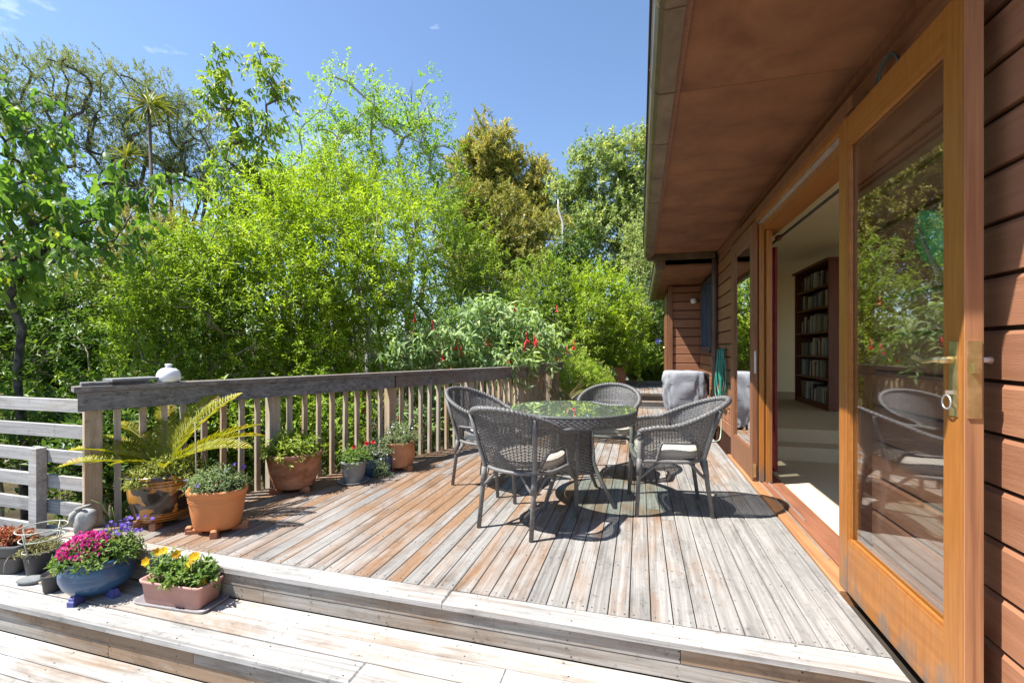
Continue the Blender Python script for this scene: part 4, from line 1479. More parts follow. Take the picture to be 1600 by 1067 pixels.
chairs = [
    ('grey wicker armchair with its back to the camera, in front of the table', (-0.765, 3.075), face(0.15, 0.465)),
    ('grey wicker armchair seen from the side between table and open doors', (0.205, 3.665), face(-0.485, -0.06)),
    ('grey wicker armchair between the balustrade and the table', (-1.275, 3.84), face(0.95, -0.31)),
    ('grey wicker armchair on the far side of the glass table', (-0.31, 4.46), face(-0.12, -1)),
]
for i, (lab, (x, y), rz) in enumerate(chairs):
    t = thing('wicker_chair', lab, 'chair', (x, y, 0.002), rz, 'wicker armchairs round the glass table')
    for nm, (me_, mt) in CM.items():
        for q in (me_ if isinstance(me_, list) else [me_]):
            link(nm, q, None, t)
    c = thing('seat_cushion', 'beige seat cushion of the ' + ['chair with its back to the camera', 'chair beside the open doors', 'chair beside the balustrade', 'chair beyond the glass table'][i], 'cushion', (x, y, 0.002), rz, 'beige seat cushions')
    link('pad', CUM, None, c)
    link('piping', CUP, None, c)

# ------------------------------------------------------------------ table
TB = thing('wicker_table', 'round grey wicker table with a green tinted glass top', 'table', (-0.53, 3.67, 0))
b = MB()
TR, TZ = 0.505, 0.715
for r in range(6):
    z = TZ - 0.075 + r * 0.0125
    nn_ = 264
    vs_ = []
    for i in range(nn_):
        q = 2 * math.pi * i / nn_
        rr = TR - 0.008 + 0.012 * math.sin((r + 0.5) / 6 * math.pi) + 0.0022 * (1 if (i // 2 + r) % 2 else -1)
        vs_ += [(rr * math.cos(q), rr * math.sin(q), z), (rr * math.cos(q), rr * math.sin(q), z + 0.0115)]
    b.add(vs_, [(2 * i, 2 * ((i + 1) % nn_), 2 * ((i + 1) % nn_) + 1, 2 * i + 1) for i in range(nn_)])
b.tube([((TR - 0.012) * math.cos(q), (TR - 0.012) * math.sin(q), TZ - 0.079) for q in np.linspace(0, 2 * math.pi, 65)[:-1]], 0.011, 7, True)
b.tube([((TR - 0.012) * math.cos(q), (TR - 0.012) * math.sin(q), TZ - 0.004) for q in np.linspace(0, 2 * math.pi, 65)[:-1]], 0.012, 7, True)
b.lathe([(TR - 0.0165, TZ - 0.078), (TR - 0.0155, TZ - 0.04), (TR - 0.0165, TZ - 0.002), (TR - 0.03, TZ - 0.002), (TR - 0.03, TZ - 0.078)], 64)
b.f, b.sm = b.f[:-2], b.sm[:-2]
b.build('woven_rim', M['wicker'], TB)
b = MB(); b.lathe([(0.0, TZ + 0.006), (TR - 0.004, TZ + 0.006), (TR + 0.001, TZ + 0.009), (TR - 0.004, TZ + 0.012), (0.0, TZ + 0.012)], 64)
me_ = b.mesh('glass_top')
me_.polygons.foreach_set('use_smooth', [False] * len(me_.polygons))
link('glass_top', me_, M['table_glass'], TB)
ped = MB()
rows_ = int((TZ - 0.08 - 0.23) / 0.0115)
for r in range(rows_):
    z = 0.23 + r * 0.0115
    f = (z - 0.23) / (TZ - 0.31)
    hwid = 0.185 - 0.030 * math.sin(f * math.pi * 0.9)
    nn_ = 56
    vs_ = []
    for i in range(nn_):
        q = 2 * math.pi * i / nn_ + math.pi / 4
        e = 0.55
        x = hwid * math.copysign(abs(math.cos(q)) ** e, math.cos(q))
        y = hwid * math.copysign(abs(math.sin(q)) ** e, math.sin(q))
        k_ = 1 + 0.022 * (1 if (i // 2 + r) % 2 else -1)
        vs_ += [(x * k_, y * k_, z), (x * k_, y * k_, z + 0.0100)]
    ped.add(vs_, [(2 * i, 2 * ((i + 1) % nn_), 2 * ((i + 1) % nn_) + 1, 2 * i + 1) for i in range(nn_)])
core = []
for r in range(0, rows_ + 1, 3):
    z = 0.23 + r * 0.0115
    f = (z - 0.23) / (TZ - 0.31)
    core.append((0.178 - 0.030 * math.sin(f * math.pi * 0.9), z))
ped.lathe(core, 56, rot=math.pi / 4 * 0, sup=3.6)
PD = ped.build('pedestal', M['wicker'], TB)
PD.rotation_euler = (0, 0, R(20))
for i in range(4):
    q = R(20) + math.pi / 4 + i * math.pi / 2
    c_, s_ = math.cos(q), math.sin(q)
    b = MB(); b.tube([(0.18 * c_, 0.18 * s_, 0.62), (0.20 * c_, 0.20 * s_, 0.32), (0.245 * c_, 0.245 * s_, 0.22), (0.385 * c_, 0.385 * s_, 0.0)], [0.013, 0.0165, 0.0165, 0.015], 9)
    b.build('leg', M['chair_leg'], TB)
for i in range(4):
    q = R(20) + i * math.pi / 2
    a1, a2 = q - math.pi / 4, q + math.pi / 4
    b = MB(); b.tube([(0.17 * math.cos(a1), 0.17 * math.sin(a1), 0.24), (0.13 * math.cos(q), 0.13 * math.sin(q), 0.255), (0.17 * math.cos(a2), 0.17 * math.sin(a2), 0.24)], 0.012, 7)
    b.build('stretcher', M['chair_leg'], TB)


# ------------------------------------------------------------------ pots and their plants
def mound(n, rx, ry, h, z0, L, Wd, up=0.8, jit=0.5, big=False, ox=0.0, oy=0.0, seed_var=None, leaves=5, slen=0.06, droop=0.0, whorl=0.6):
    q = RNG.random(n) * 2 * math.pi
    r = np.sqrt(RNG.random(n))
    P = np.stack([ox + rx * r * np.cos(q), oy + ry * r * np.sin(q), z0 + h * (1 - r ** 2) * RNG.random(n) ** 0.5], 1)
    D = np.stack([np.cos(q) * r, np.sin(q) * r, np.full(n, 0.5)], 1)
    return shoots(P, unit(D), 1, 0.008, slen, leaves, L, Wd, up, droop, whorl, jit, big)


def fol(name, mat, parent, *parts):
    f = Foliage()
    for p in parts: f.put(*p)
    return f.build(name, M[mat], parent, 'stuff')


def soil(parent, r, z, sx=1, sy=1, rot=0, sup=2.0):
    b = MB(); b.lathe([(0.0, z - 0.03), (r, z - 0.03), (r, z), (r * 0.5, z + 0.008), (0.001, z + 0.01)], 28, sx=sx, sy=sy, rot=rot, sup=sup)
    return b.build('soil', M['soil'], parent)


def feet(parent, r, mat, angs, sx=1, sy=1, rot=0.0, h=0.03):
    for a in angs:
        x, y = r * sx * math.cos(a), r * sy * math.sin(a)
        X, Y = x * math.cos(rot) - y * math.sin(rot), x * math.sin(rot) + y * math.cos(rot)
        b = MB()
        b.box(-0.042, 0.042, -0.022, 0.022, 0, h, 0.007)
        b.box(0.018, 0.052, -0.018, 0.018, 0, h + 0.018, 0.006)
        o = b.build('pot_foot', mat, parent)
        o.location = (X, Y, 0)
        o.rotation_euler = (0, 0, math.atan2(Y, X))


def hollow(prof, t=0.012):
    """outer profile, then back down the inside"""
    top = prof[-1]
    return prof + [(top[0] - t, top[1]), (top[0] - t - 0.002, top[1] - 0.03)]


def petals(n, centers, size, npet=5, tilt=(0, 0, 1), matv=0.5, spread_n=0.4):
    """round flowers of npet petals at the given centres"""
    C = np.asarray(centers, float)
    nn_ = len(C)
    N0 = unit(np.tile(np.array(tilt, float), (nn_, 1)) + RNG.normal(size=(nn_, 3)) * spread_n)
    a = unit(np.cross(N0, np.array([0.31, 0.2, 0.9]) + RNG.normal(size=(nn_, 3)) * 0.05))
    b_ = np.cross(N0, a)
    P, D, NN, V_ = [], [], [], []
    for k_ in range(npet):
        q = 2 * math.pi * k_ / npet
        P.append(C)
        D.append(a * math.cos(q) + b_ * math.sin(q) + N0 * 0.25)
        NN.append(N0)
        V_.append(RNG.random(nn_) * 0.8)
    P, D, NN = map(np.concatenate, (P, D, NN))
    return leaf_geo(P, D, NN, np.full(len(P), size), np.full(len(P), size * 1.15), np.concatenate(V_), False, 0.1)


def pot_thing(name, label, x, y, z=0.0, rz=0.0, cat='potted plant', group=None):
    return thing(name, label, cat, (x, y, z), rz, group)


# cycad in the glazed jar
CY = pot_thing('potted_cycad', 'yellow green cycad in a dark glazed jar with amber motifs', -3.175, 2.385)
b = MB(); b.lathe([(0.115, 0.035), (0.150, 0.05), (0.178, 0.12), (0.198, 0.20), (0.205, 0.27), (0.200, 0.315), (0.206, 0.335), (0.222, 0.345), (0.222, 0.360), (0.195, 0.365), (0.188, 0.33)], 40)
b.build('jar', M['glaze'], CY)
feet(CY, 0.115, M['terracotta_old'], [R(-60), R(-120), R(60), R(180)])
soil(CY, 0.188, 0.345)
fol('moss', 'lf_moss', CY, mound(800, 0.185, 0.18, 0.075, 0.35, 0.028, 0.011, 0.6, 0.6, leaves=6, slen=0.04),
    mound(380, 0.11, 0.10, 0.11, 0.34, 0.03, 0.012, 0.6, 0.6, ox=0.17, oy=0.02, leaves=6, slen=0.04),
    mound(60, 0.05, 0.04, 0.02, 0.33, 0.03, 0.011, -0.6, 0.6, ox=0.03, oy=-0.20, leaves=6, slen=0.05, droop=0.8))


def frond_mesh(Lf, arch, seed):
    rr = np.random.default_rng(seed)
    nseg = 60
    t = np.linspace(0, 1, nseg)
    y = Lf * t * (1 - 0.10 * arch * t)
    z = Lf * arch * (0.55 * t - 0.62 * t ** 2)
    pts = np.stack([np.zeros(nseg), y, z], 1)
    b = MB()
    b.tube([tuple(p) for p in pts[::5]], [0.006 * (1 - 0.7 * q) for q in t[::5]], 5)
    V0 = np.array(b.v)
    tris = []
    for f in b.f:
        for k_ in range(1, len(f) - 1): tris.append((f[0], f[k_], f[k_ + 1]))
    P, D, N_, L_, W_, A = [], [], [], [], [], []
    for i in range(3, nseg):
        tg = pts[min(i + 1, nseg - 1)] - pts[i - 1]
        tg = tg / np.linalg.norm(tg)
        ln = 0.125 * math.sin(math.pi * min(1, t[i] * 0.85 + 0.17)) ** 0.7 * Lf / 0.75
        for sgn in (-1, 1):
            d = np.array([sgn * 0.72, 0, 0.42]) + tg * 0.72 + rr.normal(size=3) * 0.05
            P.append(pts[i]); D.append(d); N_.append(np.array([-sgn * 0.4, 0, 1.0]))
            L_.append(ln * rr.uniform(0.9, 1.08)); W_.append(0.0125)
            A.append(min(1, max(0, 0.30 + 0.28 * t[i] + rr.normal() * 0.1 + (0.4 if rr.random() < 0.05 else 0))))
    V, T, A2 = leaf_geo(np.array(P), np.array(D), np.array(N_), np.array(L_), np.array(W_), np.array(A), False, 0.3)
    return fast_mesh('frond', np.concatenate([V0, V]), np.concatenate([np.array(tris), T + len(V0)]), np.concatenate([np.full(len(V0), 0.3), A2]))


fr = [frond_mesh(0.76, 0.55, 1), frond_mesh(0.70, 0.45, 2), frond_mesh(0.74, 0.62, 3)]
for me_ in fr: me_.materials.append(M['lf_cycad'])
for i, (a, up) in enumerate([(204, 16), (190, 23), (214, 8), (176, 31), (140, 42), (105, 48), (78, 46), (34, 26), (22, 20), (10, 16), (205, 30), (240, 16), (320, 14)]):
    o = link('frond', fr[i % 3], None, CY)
    o.location = (0, 0, 0.37)
    o.rotation_euler = (R(up), R(random.uniform(-18, 18)), R(a - 90))
    if i < 4: o.scale = (0.86, 0.86, 0.86)
    if i >= 10: o.scale = (0.45, 0.45, 0.45)

# oval clay trough with grey herb, violet flowers and a stake
OV = pot_thing('potted_herb', 'orange clay oval trough with grey herbs and violet flowers', -2.69, 2.37, 0, R(20))
b = MB(); b.lathe(hollow([(0.118, 0.03), (0.128, 0.05), (0.145, 0.16), (0.156, 0.245), (0.158, 0.25), (0.164, 0.255), (0.166, 0.275), (0.162, 0.285)]), 40, sx=1.08, sy=0.78, sup=2.5)
b.build('trough', M['plastic_orange'], OV)
b = MB()
for z in (0.205, 0.218, 0.231):
    b.lathe([(0.1495 + (z - 0.2) * 0.12, z), (0.1535 + (z - 0.2) * 0.12, z + 0.003), (0.1495 + (z - 0.2) * 0.12, z + 0.006)], 40, sx=1.08, sy=0.78, sup=2.5)
b.build('ridge', M['plastic_orange'], OV)
feet(OV, 0.12, M['terracotta'], [R(-75), R(20), R(160), R(-160)], 1.08, 0.8)
soil(OV, 0.148, 0.27, 1.08, 0.78, sup=2.5)
fol('foliage', 'lf_greyherb', OV, mound(330, 0.16, 0.11, 0.12, 0.275, 0.022, 0.009, 0.7, 0.5, leaves=9, slen=0.07))
vi = [(-0.165, -0.06, 0.35), (-0.06, -0.11, 0.33), (0.10, 0.02, 0.43), (0.06, -0.02, 0.40), (0.15, 0.03, 0.41), (0.0, 0.0, 0.39)]
for c in vi:
    f = Foliage(); f.put(*petals(1, [(0, 0, 0)], 0.017, 5, (0, -0.6, 0.8)))
    o = f.build('flower', M['pet_violet'], OV); o.location = c
b = MB(); b.tube([(-0.12, -0.02, 0.27), (-0.135, 0.0, 0.45), (-0.15, 0.015, 0.72)], [0.006, 0.0055, 0.004], 6); b.build('stake', M['driftwood'], OV)
b = MB(); b.tube([(-0.04, 0.0, 0.28), (-0.06, -0.01, 0.40), (-0.075, -0.01, 0.50)], [0.004, 0.0035, 0.002], 6); b.tube([(0.0, 0.0, 0.28), (0.02, -0.01, 0.36), (0.07, -0.02, 0.42)], [0.003, 0.0025, 0.002], 6)
b.build('stem', M['lf_herb'], OV)


def round_pot(label, name, x, y, z, r, h, mat, plantmat, nsh, prh, ph, L, Wd, foot=True, leaves=8, slen=0.08, rimh=0.03, up=0.8, taper=0.72, jit=0.45, old=False, footmat=None):
    t = pot_thing(name, label, x, y, z)
    z0 = 0.032 if foot else 0.004
    b = MB()
    b.lathe(hollow([(r * taper * 0.96, z0), (r * taper, z0 + 0.012), (r * (taper + 0.16), z0 + h * 0.45), (r * 0.965, z0 + h - rimh), (r, z0 + h - rimh + 0.006), (r, z0 + h - 0.004), (r - 0.004, z0 + h)], 0.014), 36)
    b.build('pot', mat, t)
    if foot: feet(t, r * taper * 0.95, footmat or mat, [R(-110), R(-20), R(120)])
    soil(t, r - 0.016, z0 + h - 0.02)
    fol('foliage', plantmat, t, mound(nsh, prh, prh, ph, z0 + h - 0.02, L, Wd, up, jit, leaves=leaves, slen=slen))
    return t


P3 = round_pot('wide terracotta pot of yellow green succulents before the balustrade', 'potted_succulent', -2.86, 3.26, 0, 0.225, 0.29, M['terracotta_old'], 'lf_succ', 130, 0.20, 0.13, 0.042, 0.016, True, 12, 0.10)
fol('moss', 'lf_moss', P3, mound(420, 0.235, 0.235, 0.04, 0.29, 0.022, 0.008, 0.2, 0.7, leaves=6, slen=0.04))
PG = round_pot('small grey plastic pot of green herbs with red blooms', 'potted_flower', -2.49, 3.57, 0.0, 0.112, 0.19, M['greypot'], 'lf_herb', 60, 0.10, 0.06, 0.07, 0.012, False, 6, 0.09, 0.025, 1.2)
b = MB(); b.lathe([(0.10, 0.0), (0.125, 0.003), (0.135, 0.02), (0.130, 0.02), (0.118, 0.006), (0.0, 0.005)], 32); b.build('saucer', M['greypot'], PG)
for c in ((-0.01, 0.02, 0.31), (0.10, 0.05, 0.34), (0.16, 0.06, 0.35)):
    f = Foliage(); f.put(*petals(1, [(0, 0, 0)], 0.024, 6, (0, -0.7, 0.5))); f.put(*petals(1, [(0, 0, 0.008)], 0.016, 5, (0, -0.5, 0.8)))
    o = f.build('flower', M['pet_red'], PG); o.location = c
    b = MB(); b.tube([(c[0] * 0.6, c[1] * 0.5, 0.19), c], 0.003, 5); b.build('stem', M['lf_herb'], PG)
BT_ = pot_thing('planter_trough', 'deep blue trough of trailing daisies behind the grey pot', -2.46, 3.86, 0, R(66))
b = MB(); b.lathe(hollow([(0.15, 0.004), (0.155, 0.015), (0.17, 0.12), (0.176, 0.15), (0.178, 0.165)]), 32, sx=1.1, sy=0.55, sup=4)
b.build('trough', M['blue'], BT_)
soil(BT_, 0.16, 0.15, 1.1, 0.55, sup=4)
fol('foliage', 'lf_greyherb', BT_, mound(200, 0.17, 0.10, 0.14, 0.15, 0.022, 0.008, 0.7, 0.6, leaves=8, slen=0.09), mound(110, 0.05, 0.07, 0.12, 0.03, 0.022, 0.008, 0.0, 0.7, ox=-0.02, oy=-0.12, leaves=7, slen=0.07, droop=0.5))
fol('blossoms', 'pet_white', BT_, petals(30, np.stack([RNG.normal(-0.02, 0.09, 34), RNG.normal(-0.08, 0.05, 34), 0.13 + RNG.random(34) * 0.12], 1), 0.010, 6, (0, -0.4, 0.8)))
PR = round_pot('terracotta pot of grey green daisies standing on clay feet', 'potted_daisy', -2.33, 4.10, 0, 0.152, 0.24, M['terracotta'], 'lf_greyherb', 330, 0.17, 0.17, 0.022, 0.006, True, 9, 0.08, 0.02, 0.9, 0.86)
fol('blossoms', 'pet_white', PR, petals(14, np.stack([RNG.normal(0.02, 0.09, 14), RNG.normal(-0.06, 0.06, 14), 0.36 + RNG.random(14) * 0.10], 1), 0.011, 6, (0, -0.5, 0.8)))
b = MB(); b.tube([(0.10, 0.02, 0.26), (0.115, 0.02, 0.42), (0.13, 0.02, 0.50)], [0.008, 0.008, 0.006], 6); b.build('stem', M['bark_dark'], PR)

# blue glazed pot with pink and violet flowers on the step
BP = pot_thing('potted_alyssum', 'blue glazed oval pot crowded with magenta and violet flowers', -2.93, 1.83, Z1, R(24))
b = MB(); b.lathe([(0.105, 0.022), (0.135, 0.03), (0.172, 0.07), (0.190, 0.115), (0.190, 0.15), (0.176, 0.185), (0.168, 0.198), (0.176, 0.206), (0.184, 0.214), (0.182, 0.224), (0.170, 0.226), (0.160, 0.20)], 44, sx=1.0, sy=0.82)
b.build('pot', M['blue'], BP)
soil(BP, 0.162, 0.205, 1, 0.82)
for q, lab in ((-1.75, None), (-0.55, None)):
    b = MB(); b.box(-0.036, 0.036, -0.02, 0.02, 0, 0.035, 0.008); b.box(-0.03, 0.03, -0.016, 0.016, 0.032, 0.05, 0.006)
    o = b.build('pot_foot', varied('blue_clay_foot', (0.04, 0.05, 0.19), (0.09, 0.10, 0.30), 20, 0.5, 0.4), BP)
    o.location = (0.15 * math.cos(q), 0.13 * math.sin(q), 0)
    o.rotation_euler = (0, 0, q)
fol('foliage', 'lf_herb', BP, mound(230, 0.19, 0.155, 0.10, 0.20, 0.030, 0.013, 0.6, 0.5, leaves=8, slen=0.06), mound(80, 0.085, 0.08, 0.10, 0.20, 0.028, 0.011, 0.8, 0.5, ox=0.11, oy=0.05, leaves=9, slen=0.07))
n_ = 420
q = RNG.random(n_) * 6.283
r_ = np.sqrt(RNG.random(n_))
fol('blossoms', 'pet_pink', BP, petals(n_, np.stack([-0.045 + 0.150 * r_ * np.cos(q), -0.01 + 0.13 * r_ * np.sin(q), 0.262 + 0.105 * (1 - r_ ** 2) + RNG.normal(0, 0.008, n_)], 1), 0.0115, 5, (0, -0.4, 0.8), spread_n=0.5))
n_ = 60
fol('violet_blossoms', 'pet_violet', BP, petals(n_, np.stack([RNG.normal(0.11, 0.055, n_), RNG.normal(0.06, 0.05, n_), 0.335 + RNG.random(n_) * 0.075], 1), 0.012, 5, (0, -0.5, 0.6), spread_n=0.6))
b = MB()
b.tube([(0.02, 0.08, 0.3), (0.01, 0.10, 0.40), (-0.06, 0.12, 0.50), (-0.12, 0.12, 0.53)], 0.0018, 5)
b.tube([(0.05, 0.06, 0.3), (0.055, 0.06, 0.42), (0.04, 0.06, 0.49)], 0.002, 5)
b.build('grass_stalk', M['lf_succ'], BP)

BP.scale = (0.92, 0.92, 0.92)
# pink planter of pansies on a tray
PT = pot_thing('pansy_planter', 'dusty pink rectangular planter of yellow pansies on a grey tray', -2.395, 1.895, Z1, R(3))
b = MB()
b.lathe([(0.215, 0.0), (0.232, 0.002), (0.238, 0.016), (0.232, 0.016), (0.225, 0.006), (0.0, 0.005)], 40, sx=1.0, sy=0.40, sup=9)
TRY = b.build('tray', M['traygrey'], PT)
b = MB()
b.lathe([(0.178, 0.008), (0.182, 0.014), (0.196, 0.108), (0.206, 0.110), (0.208, 0.126), (0.196, 0.126), (0.188, 0.095)], 40, sx=1.0, sy=0.40, sup=9)
b.build('planter', M['pinkpot'], PT)
b = MB(); b.lathe([(0.0, 0.07), (0.186, 0.07), (0.186, 0.106), (0.10, 0.113), (0.0, 0.112)], 40, sx=1.0, sy=0.40, sup=9); b.build('soil', M['soil'], PT)
fol('foliage', 'lf_herb', PT, mound(48, 0.07, 0.045, 0.09, 0.11, 0.034, 0.018, 0.7, 0.4, ox=-0.09, leaves=9, slen=0.075), mound(60, 0.075, 0.05, 0.085, 0.11, 0.034, 0.018, 0.7, 0.4, ox=0.10, leaves=9, slen=0.075),
    mound(30, 0.08, 0.05, 0.06, 0.11, 0.034, 0.018, 0.7, 0.4, ox=0.0, oy=-0.01, leaves=8, slen=0.06))
for c in ((-0.20, -0.035, 0.205), (-0.165, 0.0, 0.245), (-0.135, 0.01, 0.250), (0.075, 0.0, 0.245), (0.105, -0.01, 0.255), (0.085, -0.03, 0.215), (-0.06, 0.02, 0.235), (0.165, -0.035, 0.135)):
    f = Foliage(); f.put(*petals(1, [(0, 0, 0)], 0.027, 6, (0.35, -0.9, 0.45), spread_n=0.15))
    o = f.build('flower', M['pet_yellow'], PT); o.location = c
    b = MB(); b.tube([(c[0] * 0.9, c[1] * 0.6, 0.11), (c[0] * 0.97, c[1] * 0.9, c[2] * 0.7 + 0.03), c], 0.0022, 5); b.build('stem', M['lf_herb'], PT)

# charcoal trough with red succulents, cut by the frame
DT = pot_thing('succulent_trough', 'charcoal rectangular trough of red tipped succulents', -3.86, 1.90, Z1, R(12))
b = MB(); b.lathe([(0.20, 0.0), (0.205, 0.01), (0.235, 0.15), (0.25, 0.152), (0.252, 0.178), (0.238, 0.178), (0.228, 0.13)], 40, sx=1.0, sy=0.55, sup=9); b.build('trough', M['darktrough'], DT)
b = MB(); b.lathe([(0.0, 0.10), (0.226, 0.10), (0.226, 0.140), (0.1, 0.146), (0.0, 0.146)], 40, sx=1.0, sy=0.55, sup=9); b.build('soil', M['soil'], DT)
fol('foliage', 'lf_redsucc', DT, mound(120, 0.17, 0.09, 0.05, 0.15, 0.028, 0.014, 0.9, 0.3, leaves=10, slen=0.035))

# black pot with a wire hoop support and dry growth
WPT = pot_thing('potted_seedling', 'black plastic pot with dry growth inside a wire hoop support', -3.52, 1.90, Z1)
b = MB(); b.lathe(hollow([(0.062, 0.0), (0.066, 0.006), (0.082, 0.115), (0.088, 0.118), (0.088, 0.135)], 0.006), 28); b.build('pot', M['blackpot'], WPT)
soil(WPT, 0.078, 0.12)
b = MB()
for z, r_ in ((0.145, 0.085), (0.215, 0.10), (0.275, 0.115)):
    b.tube([(r_ * math.cos(q), r_ * math.sin(q), z) for q in np.linspace(0, 2 * math.pi, 25)[:-1]], 0.0032, 6, True)
for q in np.linspace(0.3, 2 * math.pi + 0.3, 5)[:-1]:
    b.tube([(0.075 * math.cos(q), 0.075 * math.sin(q), 0.09), (0.115 * math.cos(q), 0.115 * math.sin(q), 0.275)], 0.0032, 6)
b.build('wire_hoop', M['wire'], WPT)
fol('foliage', 'lf_dry', WPT, mound(120, 0.085, 0.085, 0.07, 0.125, 0.020, 0.007, 0.5, 0.7, leaves=7, slen=0.05))
b = MB(); b.tube([(-0.07, -0.03, 0.15), (-0.12, -0.07, 0.16), (-0.14, -0.10, 0.08), (-0.13, -0.11, 0.03)], 0.003, 5); b.tube([(-0.07, -0.02, 0.14), (-0.115, -0.04, 0.10), (-0.15, -0.06, 0.02)], 0.0025, 5)
b.build('dry_stem', M['driftwood'], WPT)
SPT = pot_thing('small_pot', 'small black plastic pot holding cut brown sticks', -3.20, 1.78, Z1, 0, 'pot')
b = MB(); b.lathe(hollow([(0.040, 0.0), (0.043, 0.005), (0.052, 0.085), (0.055, 0.087), (0.055, 0.096)], 0.005), 26); b.build('pot', M['blackpot'], SPT)
soil(SPT, 0.047, 0.078)
for x, y, a in ((0.0, 0.0, 0.02), (0.014, 0.01, -0.02), (-0.012, 0.012, 0.015)):
    b = MB(); b.tube([(x, y, 0.06), (x + a, y + 0.01, 0.125)], 0.007, 7); b.build('stick', M['twig_brown'], SPT)

for i, (x, y, sx_, sy_, sz_, rz, lab) in enumerate([
        (-3.43, 1.80, 0.075, 0.048, 0.030, 0.3, 'rounded dark flat stone beside the wire hoop pot'),
        (-3.31, 1.87, 0.095, 0.045, 0.028, 0.5, 'long pale flat stone behind the small black pot'),
        (-3.19, 1.90, 0.085, 0.05, 0.036, 0.4, 'grey slab stone tucked behind the blue pot'),
        (-3.17, 1.955, 0.06, 0.035, 0.065, 0.2, 'upright dark stone against the step riser')]):
    rings = [(-1.0, 0.55), (-0.7, 0.86), (0.0, 1.0), (0.6, 0.88), (0.9, 0.6), (1.0, 0.25)]
    o = blob('flat_stone', M['pebble'], None, [(sz_ / 2 * z_ + sz_ / 2, sx_ * k_, sy_ * k_, 0, 0) for z_, k_ in rings], 22, 0.008, 14, i * 3.1)
    o.location = (x, y, Z1 + 0.001)
    o.rotation_euler = (0, 0, rz)
    tag(o, lab, 'stone', 'flat stones on the step')
b = MB(); b.tube([(-3.35, 1.795, Z1 + 0.012), (-3.30, 1.82, Z1 + 0.016), (-3.24, 1.83, Z1 + 0.012)], [0.006, 0.014, 0.008], 7)
tag(b.build('driftwood', M['driftwood']), 'pale pointed bit of driftwood lying by the stones', 'driftwood')
b = MB()
for z in (0.05, 0.115):
    b.tube([(-3.10, 1.965, Z1 + z), (-3.16, 1.96, Z1 + z + 0.01), (-3.19, 1.96, Z1 + z + 0.04), (-3.165, 1.96, Z1 + z + 0.075), (-3.12, 1.955, Z1 + z + 0.05), (-3.05, 1.95, Z1 + z + 0.03)], 0.003, 6)
tag(b.build('curled_wire', M['darkwire']), 'curled dark wire plant hanger against the step', 'wire')

# stone garden ornament on the deck corner
SO = thing('stone_ornament', 'weathered pale stone garden figure crouched on the deck corner', 'ornament', (-3.47, 2.085, 0.004), R(10))
blob('body', M['stone'], SO, [(0.0, 0.045, 0.04, 0, 0), (0.03, 0.052, 0.045, 0, 0), (0.07, 0.060, 0.048, 0.01, 0), (0.11, 0.066, 0.050, 0.022, 0), (0.14, 0.058, 0.046, 0.028, 0), (0.16, 0.035, 0.032, 0.03, 0), (0.167, 0.01, 0.01, 0.03, 0)], 22, 0.012, 22, 1.0)
blob('head', M['stone'], SO, [(0.055, 0.012, 0.014, -0.06, -0.01), (0.075, 0.032, 0.03, -0.055, -0.01), (0.105, 0.042, 0.036, -0.045, -0.01), (0.135, 0.042, 0.036, -0.035, -0.01), (0.158, 0.03, 0.026, -0.022, -0.01), (0.168, 0.01, 0.01, -0.015, -0.01)], 20, 0.010, 25, 4.0)
for s_ in (-1, 1):
    blob('ear', M['stone'], SO, [(0.155, 0.012, 0.010, -0.03 + 0.015, s_ * 0.018 - 0.01), (0.172, 0.022, 0.012, 0.0, s_ * 0.02 - 0.01), (0.184, 0.018, 0.010, 0.022, s_ * 0.02 - 0.01), (0.188, 0.006, 0.005, 0.034, s_ * 0.02 - 0.01)], 12, 0.004, 30, 7.0)

# white ceramic vessel and slabs on the handrail
def on_rail(kx, off=0.0):
    p = RAIL_P + RDIR * kx + RN * off
    return p.x, p.y


x, y = on_rail(0.42, 0.0)
CV = thing('ceramic_bottle', 'squat white ceramic bottle standing on the handrail', 'bottle', (x, y, 0.951), 0.2)
b = MB(); b.lathe([(0.052, 0.0), (0.066, 0.006), (0.072, 0.03), (0.070, 0.06), (0.060, 0.085), (0.042, 0.102), (0.020, 0.110), (0.016, 0.116)], 32, sx=1.05, sup=2.3); b.build('body', M['ceramic'], CV)
b = MB(); b.lathe([(0.015, 0.114), (0.017, 0.118), (0.023, 0.124), (0.025, 0.131), (0.020, 0.136), (0.008, 0.137)], 24); b.build('neck', M['ceramic'], CV)
x, y = on_rail(0.14, -0.01)
b = MB(); b.box(-0.20, 0.16, -0.045, 0.045, 0, 0.024, 0.003)
o = tag(b.build('offcut_board', M['rail']), 'weathered board offcut lying on the handrail end', 'board')
o.location = (x, y, 0.951); o.rotation_euler = (0, 0, ang)
x, y = on_rail(0.22, -0.02)
b = MB(); b.box(-0.15, 0.13, -0.075, 0.075, 0, 0.018, 0.003)
o = tag(b.build('slate_tile', M['pebble']), 'flat grey slate tile laid over the board offcut', 'tile')
o.location = (x, y, 0.976); o.rotation_euler = (0, 0, ang + 0.2)

